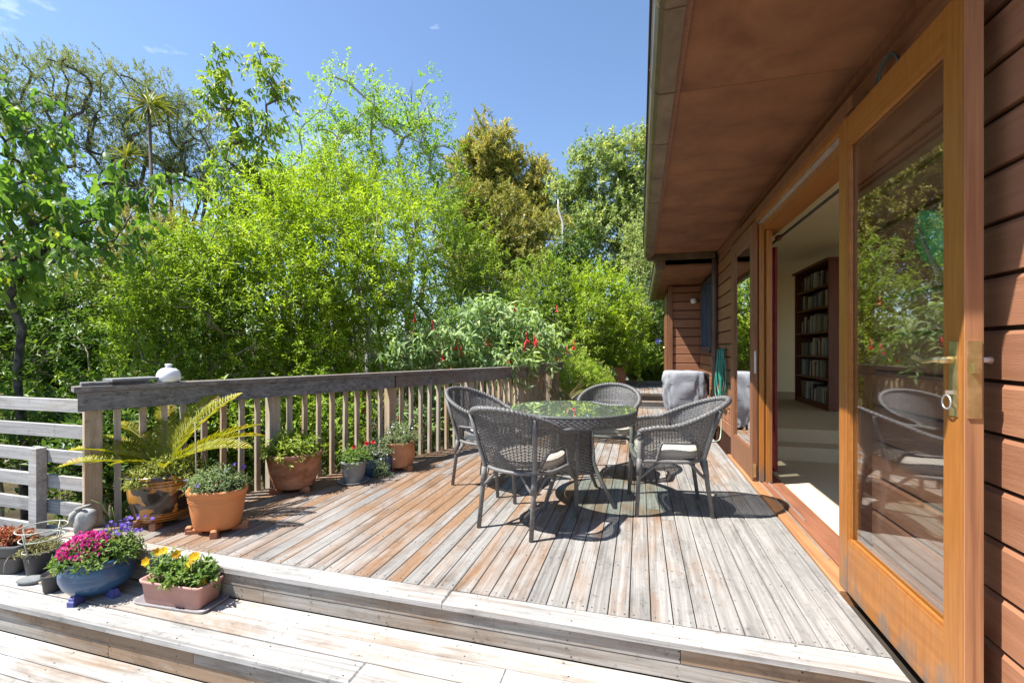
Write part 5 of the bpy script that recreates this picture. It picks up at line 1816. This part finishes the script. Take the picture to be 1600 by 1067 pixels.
# ------------------------------------------------------------------ barbecue under its cover, hose, lamp, leaf
BQ = thing('covered_barbecue', 'barbecue under a creased grey cover against the house wall', 'barbecue', (0.65, 7.55, 0.0), 0.0)
vs_, fs_ = [], []
seg = 72
prof = [(0.04, 0.70), (0.10, 0.74), (0.17, 0.80), (0.24, 0.86), (0.31, 0.92), (0.38, 0.98), (0.45, 1.03), (0.52, 1.06), (0.59, 1.06), (0.66, 1.05), (0.72, 1.04), (0.78, 1.03), (0.83, 1.0), (0.852, 0.93), (0.858, 0.6), (0.860, 0.0)]
for j, (z, k_) in enumerate(prof):
    for i in range(seg):
        q = 2 * math.pi * i / seg
        e = 0.42
        x_ = 0.30 * k_ * math.copysign(abs(math.cos(q)) ** e, math.cos(q))
        y_ = 0.235 * k_ * math.copysign(abs(math.sin(q)) ** e, math.sin(q))
        fold = (1 - min(1, z / 0.84)) * 0.030 * math.sin(q * 9 + 2.5 * math.sin(q * 3) + z * 3) + 0.045 * mnoise.noise(Vector((x_ * 11, y_ * 11, z * 8))) + 0.02 * mnoise.noise(Vector((x_ * 28, y_ * 28, z * 22)))
        if z > 0.82: fold *= 0.25
        d_ = Vector((x_, y_, 0)).normalized() if k_ > 0 else Vector((0, 0, 0))
        vs_.append((x_ + d_.x * fold, y_ + d_.y * fold, z + 0.01 * mnoise.noise(Vector((x_ * 7, y_ * 7, z * 5)))))
for j in range(len(prof) - 1):
    for i in range(seg):
        l = (i + 1) % seg
        fs_.append((j * seg + i, j * seg + l, (j + 1) * seg + l, (j + 1) * seg + i))
b = MB(); b.add(vs_, fs_, True); b.build('cover', M['cover'], BQ)
for sx_ in (-0.19, 0.19):
    for sy_ in (-0.13, 0.13):
        b = MB(); b.tube([(sx_, sy_, 0.0), (sx_, sy_, 0.3)], 0.018, 8); b.build('leg', M['bbq'], BQ)
b = MB(); b.box(0.30, 0.36, -0.12, 0.14, 0.50, 0.83, 0.01); b.box(0.345, 0.365, -0.06, 0.02, 0.68, 0.74, 0.004); b.build('side_shelf', M['bbq'], BQ)

HO = thing('garden_hose', 'green garden hose hung in loops on the wall beside the doors', 'hose', (1.03, 6.45, 0.0))
b = MB()
for i in range(7):
    w = 0.135 + 0.030 * math.sin(i * 2.1)
    h1 = 1.20 + 0.012 * math.cos(i * 1.7)
    h0 = 0.56 + 0.07 * math.sin(i * 2.7)
    pts = []
    for q in np.linspace(0, 2 * math.pi, 33)[:-1]:
        zz = (h1 + h0) / 2 + (h1 - h0) / 2 * math.sin(q)
        wid = w * math.copysign(abs(math.cos(q)) ** 0.8, math.cos(q)) * (0.75 + 0.5 * (h1 - zz) / (h1 - h0))
        pts.append((-0.012 * i + 0.02 + 0.01 * math.sin(q * 2 + i), wid + 0.018 * math.sin(i * 3.3), zz))
    b.tube(pts, 0.0085, 7, True)
b.build('coil', M['hose'], HO)
b = MB()
tail = [(0.0, -0.02, 0.62), (-0.01, 0.03, 0.45), (0.0, 0.05, 0.25), (-0.01, 0.04, 0.08), (-0.04, -0.02, 0.012), (-0.12, -0.12, 0.011), (-0.20, -0.10, 0.011), (-0.23, 0.0, 0.011), (-0.20, 0.14, 0.011), (-0.22, 0.30, 0.05), (-0.17, 0.33, 0.14)]
cv_ = []
for i in range(len(tail) - 1):
    p0, p1, p2, p3 = [Vector(tail[max(0, min(len(tail) - 1, i + k_))]) for k_ in (-1, 0, 1, 2)]
    for t in np.linspace(0, 1, 6)[:-1]:
        cv_.append(0.5 * ((2 * p1) + (p2 - p0) * t + (2 * p0 - 5 * p1 + 4 * p2 - p3) * t * t + (3 * p1 - p0 - 3 * p2 + p3) * t ** 3))
b.tube(cv_, 0.0085, 7)
b.build('tail', M['hose_pale'], HO)
b = MB(); b.tube([(0.05, -0.03, 1.19), (-0.02, -0.03, 1.20), (-0.04, -0.03, 1.22)], 0.008, 6); b.tube([(0.05, 0.03, 1.19), (-0.02, 0.03, 1.20), (-0.04, 0.03, 1.22)], 0.008, 6)
b.build('hook', M['bbq'], HO)
TP = thing('garden_tap', 'brass garden tap on the wall below the hose', 'tap', (1.04, 6.20, 0.46))
b = MB(); b.tube([(0.035, 0, 0), (-0.03, 0, 0), (-0.05, 0, -0.02), (-0.055, 0, -0.06)], [0.012, 0.012, 0.011, 0.011], 8); b.build('spout', M['brass'], TP)
b = MB(); b.tube([(-0.015, 0, 0.0), (-0.015, 0, 0.04)], 0.006, 6); b.tube([(-0.015, -0.03, 0.042), (-0.015, 0.03, 0.042)], 0.007, 6); b.build('handle', M['bbq'], TP)

LP = thing('wall_lamp', 'small white wall lamp in the dark corner under the far eave', 'lamp', (0.965, 9.18, 2.10))
b = MB(); b.box(0.045, 0.085, -0.03, 0.016, -0.03, 0.05, 0.004); b.build('base', M['windowframe'], LP)
b = MB(); b.lathe([(0.01, -0.055), (0.035, -0.05), (0.052, -0.025), (0.055, 0.005), (0.045, 0.035), (0.02, 0.045)], 20, oy=-0.05); b.build('globe', M['lampwhite'], LP)

LO = thing('leaf_ornament', 'green glazed leaf ornament hung on the wall behind the open door', 'ornament', (1.05, 2.07, 1.61), 0)
lv, lf_ = [], []
ny, nx_ = 14, 9
for j in range(ny + 1):
    t = j / ny
    w = 0.088 * math.sin(math.pi * min(1, t * 0.93 + 0.07)) ** 0.75
    for i in range(nx_):
        s_ = (i / (nx_ - 1)) * 2 - 1
        rip = 0.004 * math.sin(t * 55 + abs(s_) * 6)
        lv.append((-0.02 * (1 - s_ * s_) + rip, s_ * w, -0.24 * t + 0.12))
for j in range(ny):
    for i in range(nx_ - 1):
        a = j * nx_ + i
        lf_.append((a, a + nx_, a + nx_ + 1, a + 1))
n0 = len(lv)
lv += [(x_ + 0.012, y_, z_) for x_, y_, z_ in lv]
lf_ += [tuple(n0 + q for q in reversed(f)) for f in lf_]
b = MB(); b.add(lv, lf_, True)
lb = b.build('blade', M['ornament'], LO); lb.rotation_euler = (R(-28), 0, 0)
b = MB(); b.tube([(-0.02, 0, 0.12), (-0.024, 0, 0.0), (-0.018, 0.0, -0.11), (-0.012, 0.004, -0.16)], [0.004, 0.005, 0.007, 0.010], 7)
o = b.build('midrib', M['driftwood'], LO); o.rotation_euler = (R(-28), 0, 0)

CC = thing('cable_coil', 'coil of dark cable resting on top of the open door', 'cable', (1.035, 2.36, 2.328))
for i in range(4):
    r_ = 0.075 - 0.005 * i
    b = MB(); b.tube([(0.004 * i + 0.006 * math.sin(q * 2 + i), r_ * 1.25 * math.cos(q), 0.075 + r_ * math.sin(q)) for q in np.linspace(0, 2 * math.pi, 29)[:-1]], 0.0042, 6, True)
    b.build('cable_loop', M['darkwire'], CC)

# ------------------------------------------------------------------ planters at the far end
MP = thing('potted_maple', 'lime leaved weeping maple in a red clay bowl at the deck end', 'potted plant', (-1.05, 8.85, 0.0))
b = MB(); b.lathe(hollow([(0.16, 0.0), (0.17, 0.01), (0.25, 0.17), (0.262, 0.175), (0.265, 0.20)], 0.016), 36)
b.build('bowl', varied('red_clay_bowl', (0.36, 0.07, 0.035), (0.48, 0.12, 0.055), 6, 0.6, 0.3), MP)
soil(MP, 0.24, 0.18)
mb = MB()
nod = []
P_, d_ = in_ellipsoids([((0.0, 0.0, 0.68), (0.52, 0.42, 0.20)), ((-0.10, 0.05, 0.88), (0.38, 0.33, 0.18)), ((0.28, 0.0, 0.50), (0.28, 0.28, 0.16)), ((-0.32, 0, 0.50), (0.26, 0.26, 0.18))], 190, 0.6)
skeleton(mb, (0, 0, 0.17), P_[:60], 0.024, 0.6)
mb.build('trunk', M['bark'], MP)
fo = Foliage(); fo.put(*shoots(P_, d_, 5, 0.05, 0.09, 11, 0.055, 0.010, 0.1, 0.5, 0.8, 0.4)); fo.build('crown', M['lf_maple'], MP, 'stuff')
SPK = thing('potted_flax', 'bronze spiky flax plant in front of the balustrade end', 'potted plant', (-1.30, 7.9, 0.0))
b = MB(); b.lathe(hollow([(0.09, 0.0), (0.095, 0.008), (0.125, 0.16), (0.13, 0.19)], 0.012), 28); b.build('pot', M['terracotta_old'], SPK)
soil(SPK, 0.115, 0.17)
nn_ = 26
q = RNG.random(nn_) * 6.283
P_ = np.stack([0.05 * np.cos(q), 0.05 * np.sin(q), np.full(nn_, 0.17)], 1)
D_ = np.stack([np.cos(q) * 0.45, np.sin(q) * 0.45, 0.7 + RNG.random(nn_) * 0.8], 1)
fo = Foliage(); fo.put(*leaf_geo(P_, D_, np.stack([-np.cos(q), -np.sin(q), np.full(nn_, 0.6)], 1), 0.35 + RNG.random(nn_) * 0.3, np.full(nn_, 0.018), RNG.random(nn_), True, 0.35)); fo.build('foliage', M['lf_dry'], SPK, 'stuff')
b = MB(); b.box(-1.60, -1.08, 9.66, 10.5, -0.3, 0.42, 0.006); b.box(-1.63, -1.05, 9.63, 10.53, 0.42, 0.46, 0.004)
tag(b.build('planter_box', M['rail']), 'dark weathered timber planter box behind the maple', 'planter')
for i, (x, y, r_, h_, lab) in enumerate(((-0.78, 10.9, 0.16, 0.27, 'squat terracotta pot with a pale shrub on the far landing'), (-0.50, 11.75, 0.17, 0.46, 'tall terracotta pot with a leafy shrub on the far landing'))):
    round_pot(lab, 'potted_shrub', x, y, 0.279, r_, h_, M['terracotta'], 'lf_fuchsia' if i == 0 else 'lf_mid', 90 if i == 0 else 240, 0.2 if i == 0 else 0.42, 0.20 if i == 0 else 0.9, 0.06, 0.022, False, 8, 0.12, 0.03, 0.8, 0.78)


def strappy(name, label, x, y, z, n_, Lf, group, flowers):
    t = thing(name, label, 'plant', (x, y, z), 0, group)
    q = RNG.random(n_) * 6.283
    P_ = np.stack([0.07 * np.cos(q), 0.07 * np.sin(q), np.zeros(n_)], 1)
    D_ = np.stack([np.cos(q) * 0.6, np.sin(q) * 0.6, 0.5 + RNG.random(n_) * 1.2], 1)
    fo = Foliage(); fo.put(*leaf_geo(P_, D_, np.stack([-np.cos(q) * 0.6, -np.sin(q) * 0.6, np.full(n_, 0.7)], 1), Lf * (0.7 + RNG.random(n_) * 0.5), np.full(n_, 0.05), RNG.random(n_), True, 0.6))
    fo.build('foliage', M['lf_succ'], t, 'stuff')
    for fx, fy, fz in flowers:
        b = MB(); b.tube([(fx * 0.3, fy * 0.3, 0), (fx, fy, fz)], 0.008, 5); s_ = b.build('stem', M['lf_herb'], t)
        c = np.array([fx, fy, fz]) + unit(RNG.normal(size=(26, 3))) * 0.06
        fo = Foliage(); fo.put(*petals(26, c, 0.035, 5, (0, -0.5, 0.6), spread_n=0.9)); fo.build('flower', M['pet_blue'], t)
    return t


strappy('agapanthus', 'clump of agapanthus with pale blue heads by the house corner', 0.18, 13.1, 0.25, 110, 1.0, 'agapanthus clumps', [(-0.1, -0.1, 1.35), (0.3, 0.0, 1.15)])
strappy('agapanthus', 'bright strappy agapanthus clump between the pots and the house', -0.18, 13.6, 0.25, 110, 1.0, 'agapanthus clumps', [(0.0, -0.1, 1.45), (-0.35, 0.0, 1.3)])
strappy('agapanthus', 'low strappy clump at the edge of the far landing', 0.42, 12.75, 0.28, 80, 0.75, 'agapanthus clumps', [])

# ------------------------------------------------------------------ garden trees and shrubs
def base_at(u, d, z=None):
    p = at(u, 545, d)
    zz = GROUND_Z
    if p.x < -3: zz -= min(1.2, (-3 - p.x) * 0.10)
    if p.y > 8: zz += min(6.0, (p.y - 8) * 0.16)
    return (p.x, p.y, (zz if z is None else z) - 0.15)


# broad-leaved tree at the left edge
plant('broadleaf_tree', 'broad leaved tree with drooping dark leaves and slender lichened trunk', 'tree', base_at(43, 5.2),
      [ell(25, 200, 5.2, 55, 75), ell(60, 330, 5.0, 90, 60), ell(0, 300, 5.0, 60, 80), ell(160, 345, 5.0, 90, 45), ell(215, 300, 5.1, 55, 35), ell(110, 250, 5.2, 45, 40), ell(20, 420, 4.9, 60, 40), ell(120, 400, 4.9, 80, 26), ell(-90, 300, 5.0, 90, 150)],
      125, 3, 6, 0.12, 0.075, 'lf_broad', 'bark_dark', 0.040, 0.07, 0.26, None, 0.6, 1, True, 0.0, 0.75, 0.65, 0.3, 0.62, 'crown', 1.0, 0.45)
# slim tree with two leaders
plant('slim_tree', 'slim tree with two tall leaders of drooping leaves', 'tree', base_at(388, 8.0),
      [ell(338, 98, 8, 22, 30), ell(352, 150, 8, 30, 35), ell(365, 200, 8, 34, 36), ell(322, 160, 8, 14, 18), ell(418, 85, 8, 18, 36), ell(428, 140, 8, 24, 50), ell(412, 195, 8, 26, 40), ell(385, 258, 8, 52, 36), ell(375, 315, 8, 62, 40), ell(420, 300, 8, 30, 35), ell(345, 370, 8, 60, 34)],
      150, 4, 8, 0.115, 0.045, 'lf_slim', 'bark', 0.05, 0.06, 0.24, None, 0.7, 1, True, 0.1, 0.7, 0.6, 0.3, 0.5, 'crown', 1.0, 0.4, 0.06)
# airy tree with pale trunks
plant('airy_tree', 'tall airy tree with pale trunks and lime spring leaves', 'tree', base_at(600, 12.0),
      [ell(560, 175, 12, 80, 55), ell(645, 185, 12, 62, 62), ell(500, 235, 12, 70, 50), ell(590, 250, 12, 110, 55), ell(680, 235, 12, 34, 60), ell(460, 290, 12, 62, 50), ell(560, 310, 12, 110, 45), ell(690, 300, 12, 50, 40), ell(430, 350, 12.5, 60, 50)],
      330, 6, 11, 0.085, 0.042, 'lf_airy', 'bark_pale', 0.085, 0.13, 0.30, None, 0.55, 3, False, 0.3, 0.2, 0.65, 0.35, 0.5, 'crown', 0.55, 0.3)
# bare twigs standing out of it
mb = MB()
tw = thing('dead_branch', 'bare twiggy branches standing above the lime tree', 'branch', at(640, 200, 12.1))
for du, dv in ((-22, -70), (4, -78), (12, -60), (30, -40), (-40, -20)):
    e_ = at(640 + du, 200 + dv, 12.1) - at(640, 200, 12.1)
    m_ = e_ * 0.5 + Vector((random.uniform(-0.1, 0.1), 0, 0))
    mb.tube([(0, 0, 0), m_, e_], [0.02, 0.012, 0.005], 5)
    mb.tube([m_, m_ + Vector((random.uniform(-0.3, 0.3), 0, 0.45))], [0.009, 0.004], 4)
mb.build('twig', M['bark'], tw)

# kanuka trees with flat feathery tops
KG = 'feathery kanuka trees on the skyline'
kan = dict(lm='lf_kanuka', bark='bark', group=KG, shell=0.5, stems=3, big=False, up=0.9, droop=0.0, whorl=0.35, jit=0.35, trunk_top=0.42, limb_share=0.6, bend=0.1, wob=0.2)


def kanuka(label, u, d, ells, ncl):
    plant('kanuka_tree', label, 'tree', base_at(u, d), ells, int(ncl * 1.1), 11, 14, 0.15, 0.036, kan['lm'], kan['bark'], 0.075, 0.24, 0.36, KG, 0.5, 5, False, 0.8, 0.0, 0.35, 0.35, 0.45, 'crown', 0.6, 0.1, 0.07)


kanuka('feathery grey green tree at the frame edge behind the broad leaved tree', 70, 19, [ell(40, 105, 19, 60, 22), ell(115, 115, 19, 50, 24), ell(20, 170, 19, 50, 24), ell(90, 165, 19, 46, 20), ell(60, 220, 19, 70, 24), ell(-40, 130, 19, 60, 40), ell(80, 275, 19, 60, 30)], 120)
kanuka('feathery grey green tree behind the cabbage trees', 190, 20, [ell(170, 120, 20, 40, 22), ell(215, 140, 20, 46, 24), ell(160, 180, 20, 46, 20), ell(230, 190, 20, 44, 22), ell(185, 230, 20, 70, 24), ell(250, 255, 20, 55, 24), ell(190, 290, 20, 80, 26)], 130)
kanuka('feathery grey green tree between cabbage trees and slim tree', 290, 21, [ell(270, 165, 21, 42, 22), ell(310, 190, 21, 32, 20), ell(300, 225, 21, 46, 26), ell(335, 260, 21, 38, 26), ell(270, 275, 21, 60, 30), ell(330, 305, 21, 46, 26), ell(410, 280, 22, 46, 30)], 120)


def cabbage(label, u, v, d, rpx, blades):
    c = at(u, v, d)
    bz = base_at(u, d)
    t = thing('cabbage_tree', label, 'tree', bz, 0, 'cabbage trees')
    top = c - Vector(bz)
    b = MB(); b.tube([(0.1, 0, 0), (0.25, 0, top.z * 0.5), top - Vector((0, 0, 0.05))], [0.10, 0.06, 0.045], 8); b.build('trunk', M['bark'], t)
    D_ = unit(RNG.normal(size=(blades, 3)) + np.array([0, 0, 0.25]))
    P_ = np.array(top) + D_ * 0.05
    Lm = rpx * d / F_PX
    fo = Foliage(); fo.put(*leaf_geo(P_, D_, np.array([0, 0, 1.0]) + RNG.normal(size=D_.shape) * 0.2, Lm * (0.75 + 0.4 * RNG.random(blades)), np.full(blades, 0.075), RNG.random(blades), True, 0.25))
    fo.build('crown', M['lf_cabbage'], t, 'stuff')


cabbage('taller cabbage tree with a yellow green spiky head', 233, 165, 15, 34, 90)
cabbage('shorter cabbage tree with a pale spiky head', 197, 247, 15.5, 27, 80)
cabbage('low spiky cabbage tree head among the shrubs', 285, 360, 12, 40, 60)

# privet-like shrubs in front: many whorled shoots, bright at the tips
SG = 'bright green shrubs beyond the balustrade'


def shrub(label, u, d, ells, ncl, lm='lf_lime', L=0.070, Wd=0.027, per=9, leaves=10, group=SG, stems=5, slen=0.17, bark='stem_tan', name='shrub', up=0.75, shell=0.42, spread=0.13, droop=0.0, limb=0.35, tr=0.03, big=False, whorl=0.62, jit=0.25):
    return plant(name, label, 'shrub', base_at(u, d), ells, ncl, per, leaves, L, Wd, lm, bark, tr, spread, slen, group, shell, stems, big, up, droop, whorl, jit, 0.5, 'crown', limb, 0.25)


shrub('bright leafy shrub behind the white ceramic bottle', 300, 6.2, [ell(285, 430, 6.2, 75, 60), ell(250, 500, 6.0, 70, 70), ell(330, 500, 6.0, 90, 80), ell(270, 600, 6.0, 90, 90), ell(360, 410, 6.6, 60, 55)], 270, 'lf_mid')
shrub('tall lime green shrub below the slim tree', 430, 6.8, [ell(420, 350, 6.8, 70, 60), ell(440, 430, 6.6, 90, 80), ell(380, 520, 6.4, 70, 80), ell(480, 520, 6.5, 70, 80), ell(430, 620, 6.4, 100, 80)], 300)
shrub('lime green shrub mass in the middle below the airy tree', 555, 7.4, [ell(520, 340, 7.6, 80, 60), ell(600, 370, 7.5, 80, 70), ell(560, 440, 7.2, 100, 70), ell(540, 530, 7.2, 80, 80), ell(560, 620, 7.0, 100, 70)], 320)
shrub('leafy green shrub behind the fuchsia bush', 690, 8.6, [ell(660, 350, 8.8, 80, 55), ell(720, 400, 8.6, 70, 60), ell(680, 450, 8.4, 90, 55), ell(760, 470, 8.6, 70, 55), ell(700, 540, 8.4, 110, 70)], 280, 'lf_mid')
shrub('lime topped shrub under the airy tree', 470, 9.2, [ell(460, 300, 9.2, 60, 45), ell(520, 285, 9.4, 70, 45), ell(600, 310, 9.4, 70, 45), ell(500, 360, 9.2, 110, 60)], 240, 'lf_lime')
# dark understorey at the left, and foliage seen through the balusters
shrub('dark glossy shrub in the shade behind the slat fence', 60, 6.6, [ell(40, 500, 6.8, 110, 60), ell(90, 580, 6.4, 110, 70), ell(-60, 560, 6.4, 90, 110), ell(30, 680, 5.4, 110, 90)], 260, 'lf_dark', 0.10, 0.040, 6, 9)
shrub('dark glossy shrub between the broad leaved tree and the bright shrub', 190, 7.4, [ell(180, 500, 7.4, 90, 70), ell(140, 440, 7.8, 90, 50), ell(200, 590, 6.8, 100, 70), ell(120, 620, 6.6, 90, 70)], 260, 'lf_dark', 0.09, 0.036, 6, 9)
shrub('low dark shrub seen between the first balusters', 200, 4.9, [ell(170, 720, 4.5, 60, 70), ell(240, 700, 4.7, 60, 80), ell(300, 690, 5.0, 60, 70)], 170, 'lf_dark', 0.095, 0.034, 6, 9, 'low shrubs under the balustrade')
shrub('low shrub seen between the balusters behind the succulent pot', 400, 5.3, [ell(360, 690, 5.1, 60, 70), ell(430, 680, 5.3, 60, 70), ell(500, 675, 5.6, 60, 60)], 170, 'lf_mid', 0.085, 0.032, 6, 9, 'low shrubs under the balustrade')
shrub('olive brown small leaved shrub under the broad leaved tree', 215, 8.2, [ell(215, 400, 8.2, 60, 40), ell(170, 430, 8.2, 60, 36), ell(250, 370, 8.4, 36, 34), ell(210, 470, 8.0, 70, 40)], 230, 'lf_olive', 0.05, 0.024, 8, 10, None)
shrub('dusty olive shrub filling the gap below the kanuka trees', 110, 12, [ell(70, 340, 12, 80, 40), ell(160, 350, 12, 70, 40), ell(60, 420, 12, 100, 50), ell(250, 330, 12.5, 50, 34)], 200, 'lf_olive', 0.075, 0.03, 8, 10, None)

# golden conifer-like tree, vine, right-hand trees
plant('golden_totara', 'bronze and gold tipped dense tree on the skyline', 'tree', base_at(785, 19), [ell(757, 225, 19, 34, 30), ell(748, 265, 19, 42, 36), ell(795, 272, 19, 36, 34), ell(838, 278, 19, 22, 28), ell(780, 320, 19, 60, 40), ell(835, 325, 19, 32, 40), ell(800, 370, 18.5, 70, 40)],
      280, 16, 14, 0.16, 0.060, 'lf_gold', 'bark', 0.14, 0.16, 0.32, None, 0.38, 1, False, 0.8, 0.0, 0.45, 0.3, 0.55, 'crown', 0.5, 0.1)
plant('olive_tree', 'olive and yellow leaved tree in front of the golden one', 'tree', base_at(800, 15), [ell(770, 345, 15, 60, 45), ell(840, 375, 15, 50, 45), ell(720, 330, 15, 50, 45), ell(800, 420, 14.5, 80, 45), ell(745, 400, 14.5, 60, 50)],
      240, 12, 12, 0.11, 0.05, 'lf_olive', 'bark_pale', 0.06, 0.16, 0.28, None, 0.45, 2, False, 0.5, 0.0, 0.6, 0.35, 0.5, 'crown', 0.5, 0.2)
plant('grey_green_tree', 'tall grey green tree rising beside the eave', 'tree', base_at(960, 18), [ell(985, 245, 18, 50, 40), ell(925, 265, 18, 42, 36), ell(890, 310, 18, 30, 40), ell(950, 320, 18, 66, 44), ell(1010, 320, 18, 44, 60), ell(920, 370, 17.5, 60, 40), ell(1000, 400, 17.5, 56, 50)],
      330, 12, 13, 0.14, 0.065, 'lf_greygreen', 'bark_pale', 0.10, 0.20, 0.32, None, 0.42, 2, False, 0.5, 0.0, 0.6, 0.35, 0.5, 'crown', 0.5, 0.2)
plant('far_greygreen_tree', 'pale leaved tree hanging beside the gutter', 'tree', base_at(1030, 14), [ell(1010, 400, 14, 40, 60), ell(1030, 470, 14, 36, 50), ell(1060, 420, 14.5, 50, 70)],
      150, 9, 11, 0.08, 0.04, 'lf_greygreen', 'bark', 0.07, 0.16, 0.28, None, 0.45, 1, False, 0.4, 0.1, 0.6, 0.35, 0.5, 'crown', 0.5, 0.2)
plant('ivy_trunk', 'dead trunk wrapped in dark ivy among the shrubs', 'tree', base_at(893, 13), [ell(893, 390, 13, 26, 24), ell(900, 430, 13, 26, 30), ell(888, 470, 13, 30, 30)],
      110, 8, 9, 0.085, 0.055, 'lf_dark', 'bark_pale', 0.09, 0.12, 0.22, None, 0.4, 1, False, 0.0, 0.4, 0.7, 0.3, 0.8, 'crown', 0.6, 0.2)
b = MB()
p0, p1 = at(880, 372, 13.4), at(872, 312, 13.5)
b.tube([p0 - Vector((0, 0, 3)), p0, p0.lerp(p1, 0.4) + Vector((0.05, 0, 0)), p0.lerp(p1, 0.75) - Vector((0.03, 0, 0)), p1], [0.06, 0.045, 0.04, 0.03, 0.018], 7)
tag(b.build('bare_trunk', M['bark_pale']), 'bare pale dead trunk standing above the ivy', 'trunk')
shrub('fresh green shrub beside the ivy covered trunk', 850, 11.5, [ell(845, 455, 11.5, 56, 50), ell(890, 500, 11, 60, 45), ell(820, 500, 11, 50, 50), ell(860, 560, 10.6, 80, 50)], 220, 'lf_mid', 0.085, 0.036, 8, 10, 'shrubs by the far landing')
shrub('bright lime shrub near the house eave', 945, 11.8, [ell(940, 450, 11.8, 46, 36), ell(970, 490, 11.6, 46, 40), ell(925, 510, 11.4, 46, 44), ell(960, 550, 11.6, 60, 40)], 220, 'lf_lime', 0.085, 0.034, 8, 10, 'shrubs by the far landing')
shrub('mid green shrub behind the agapanthus', 1010, 14.6, [ell(1005, 490, 14.6, 46, 44), ell(1030, 540, 14.4, 40, 40), ell(990, 550, 14.6, 50, 40)], 160, 'lf_mid', 0.09, 0.04, 8, 10, 'shrubs by the far landing')

# fuchsia with hanging red flowers
FU = plant('fuchsia_bush', 'arching fuchsia bush with pale leaves and hanging red flowers', 'shrub', base_at(720, 7.2),
           [ell(770, 500, 7.2, 60, 28), ell(830, 525, 7.2, 46, 34), ell(700, 530, 7.0, 60, 34), ell(640, 560, 6.8, 40, 34), ell(760, 560, 7.0, 90, 34), ell(640, 650, 6.6, 60, 60), ell(720, 640, 6.9, 70, 50)],
           210, 4, 8, 0.125, 0.044, 'lf_fuchsia', 'stem_tan', 0.03, 0.08, 0.26, None, 0.55, 6, True, 0.3, 0.45, 0.7, 0.3, 0.5, 'crown', 0.8, 0.5)
fm = MB()
fm.tube([(0, 0, 0), (0, 0, -0.07), (0, 0, -0.10)], [0.006, 0.009, 0.014], 6)
for k_ in range(4):
    q = k_ * math.pi / 2
    fm.add([(0.010 * math.cos(q), 0.010 * math.sin(q), -0.095), (0.032 * math.cos(q - 0.4), 0.032 * math.sin(q - 0.4), -0.12), (0.040 * math.cos(q), 0.040 * math.sin(q), -0.155), (0.032 * math.cos(q + 0.4), 0.032 * math.sin(q + 0.4), -0.12)], [(0, 1, 2, 3)])
fm.tube([(0, 0, -0.10), (0, 0, -0.15)], [0.016, 0.011], 6)
fme = fm.mesh('flower')
fme.materials.append(varied('fuchsia_red', (0.55, 0.02, 0.025), (0.68, 0.045, 0.05), 20, 0.45, 0.4))
fb_ = Vector(FU.location)
for (u, v, d) in [(645, 528, 6.6), (712, 542, 6.6), (722, 550, 6.6), (690, 560, 6.5), (795, 560, 6.7), (822, 530, 6.8), (820, 545, 6.8), (834, 532, 6.8), (838, 540, 6.8), (887, 548, 7.2), (897, 542, 7.2), (868, 560, 7.2), (783, 495, 6.9), (870, 486, 8.0), (805, 482, 7.0), (675, 510, 6.7),
                  (570, 625, 6.2), (572, 640, 6.2), (622, 655, 6.2), (648, 500, 6.7), (760, 535, 6.7), (705, 585, 6.5)]:
    o = link('flower', fme, None, FU)
    o.location = at(u, v, d) + Vector((0, 0, 0.10)) - fb_
    o.rotation_euler = (random.gauss(0, 0.15), random.gauss(0, 0.15), random.uniform(0, 6))
    s_ = random.uniform(0.85, 1.2)
    o.scale = (s_, s_, s_)

# the wood that closes the view behind everything
ncl = 1500
u_ = RNG.uniform(-700, 1250, ncl)
d_ = RNG.uniform(22, 34, ncl)
top_ = 400 + 45 * np.sin(u_ * 0.013) + 25 * np.sin(u_ * 0.041)
v_ = top_ + (610 - top_) * RNG.random(ncl)
C_ = np.array([tuple(at(a, b_, c_)) for a, b_, c_ in zip(u_, v_, d_)])
O_ = unit(RNG.normal(size=(ncl, 3)) + np.array([0.3, -0.8, 0.5]))
fo = Foliage()
fo.put(*shoots(C_, O_, 9, 0.45, 0.55, 9, 0.26, 0.13, 0.6, 0.0, 0.6, 0.35))
w_ = fo.build('far_woodland', M['lf_dark'], None, 'stuff')
tag(w_, 'dark mass of distant woodland behind the garden trees', 'woodland')
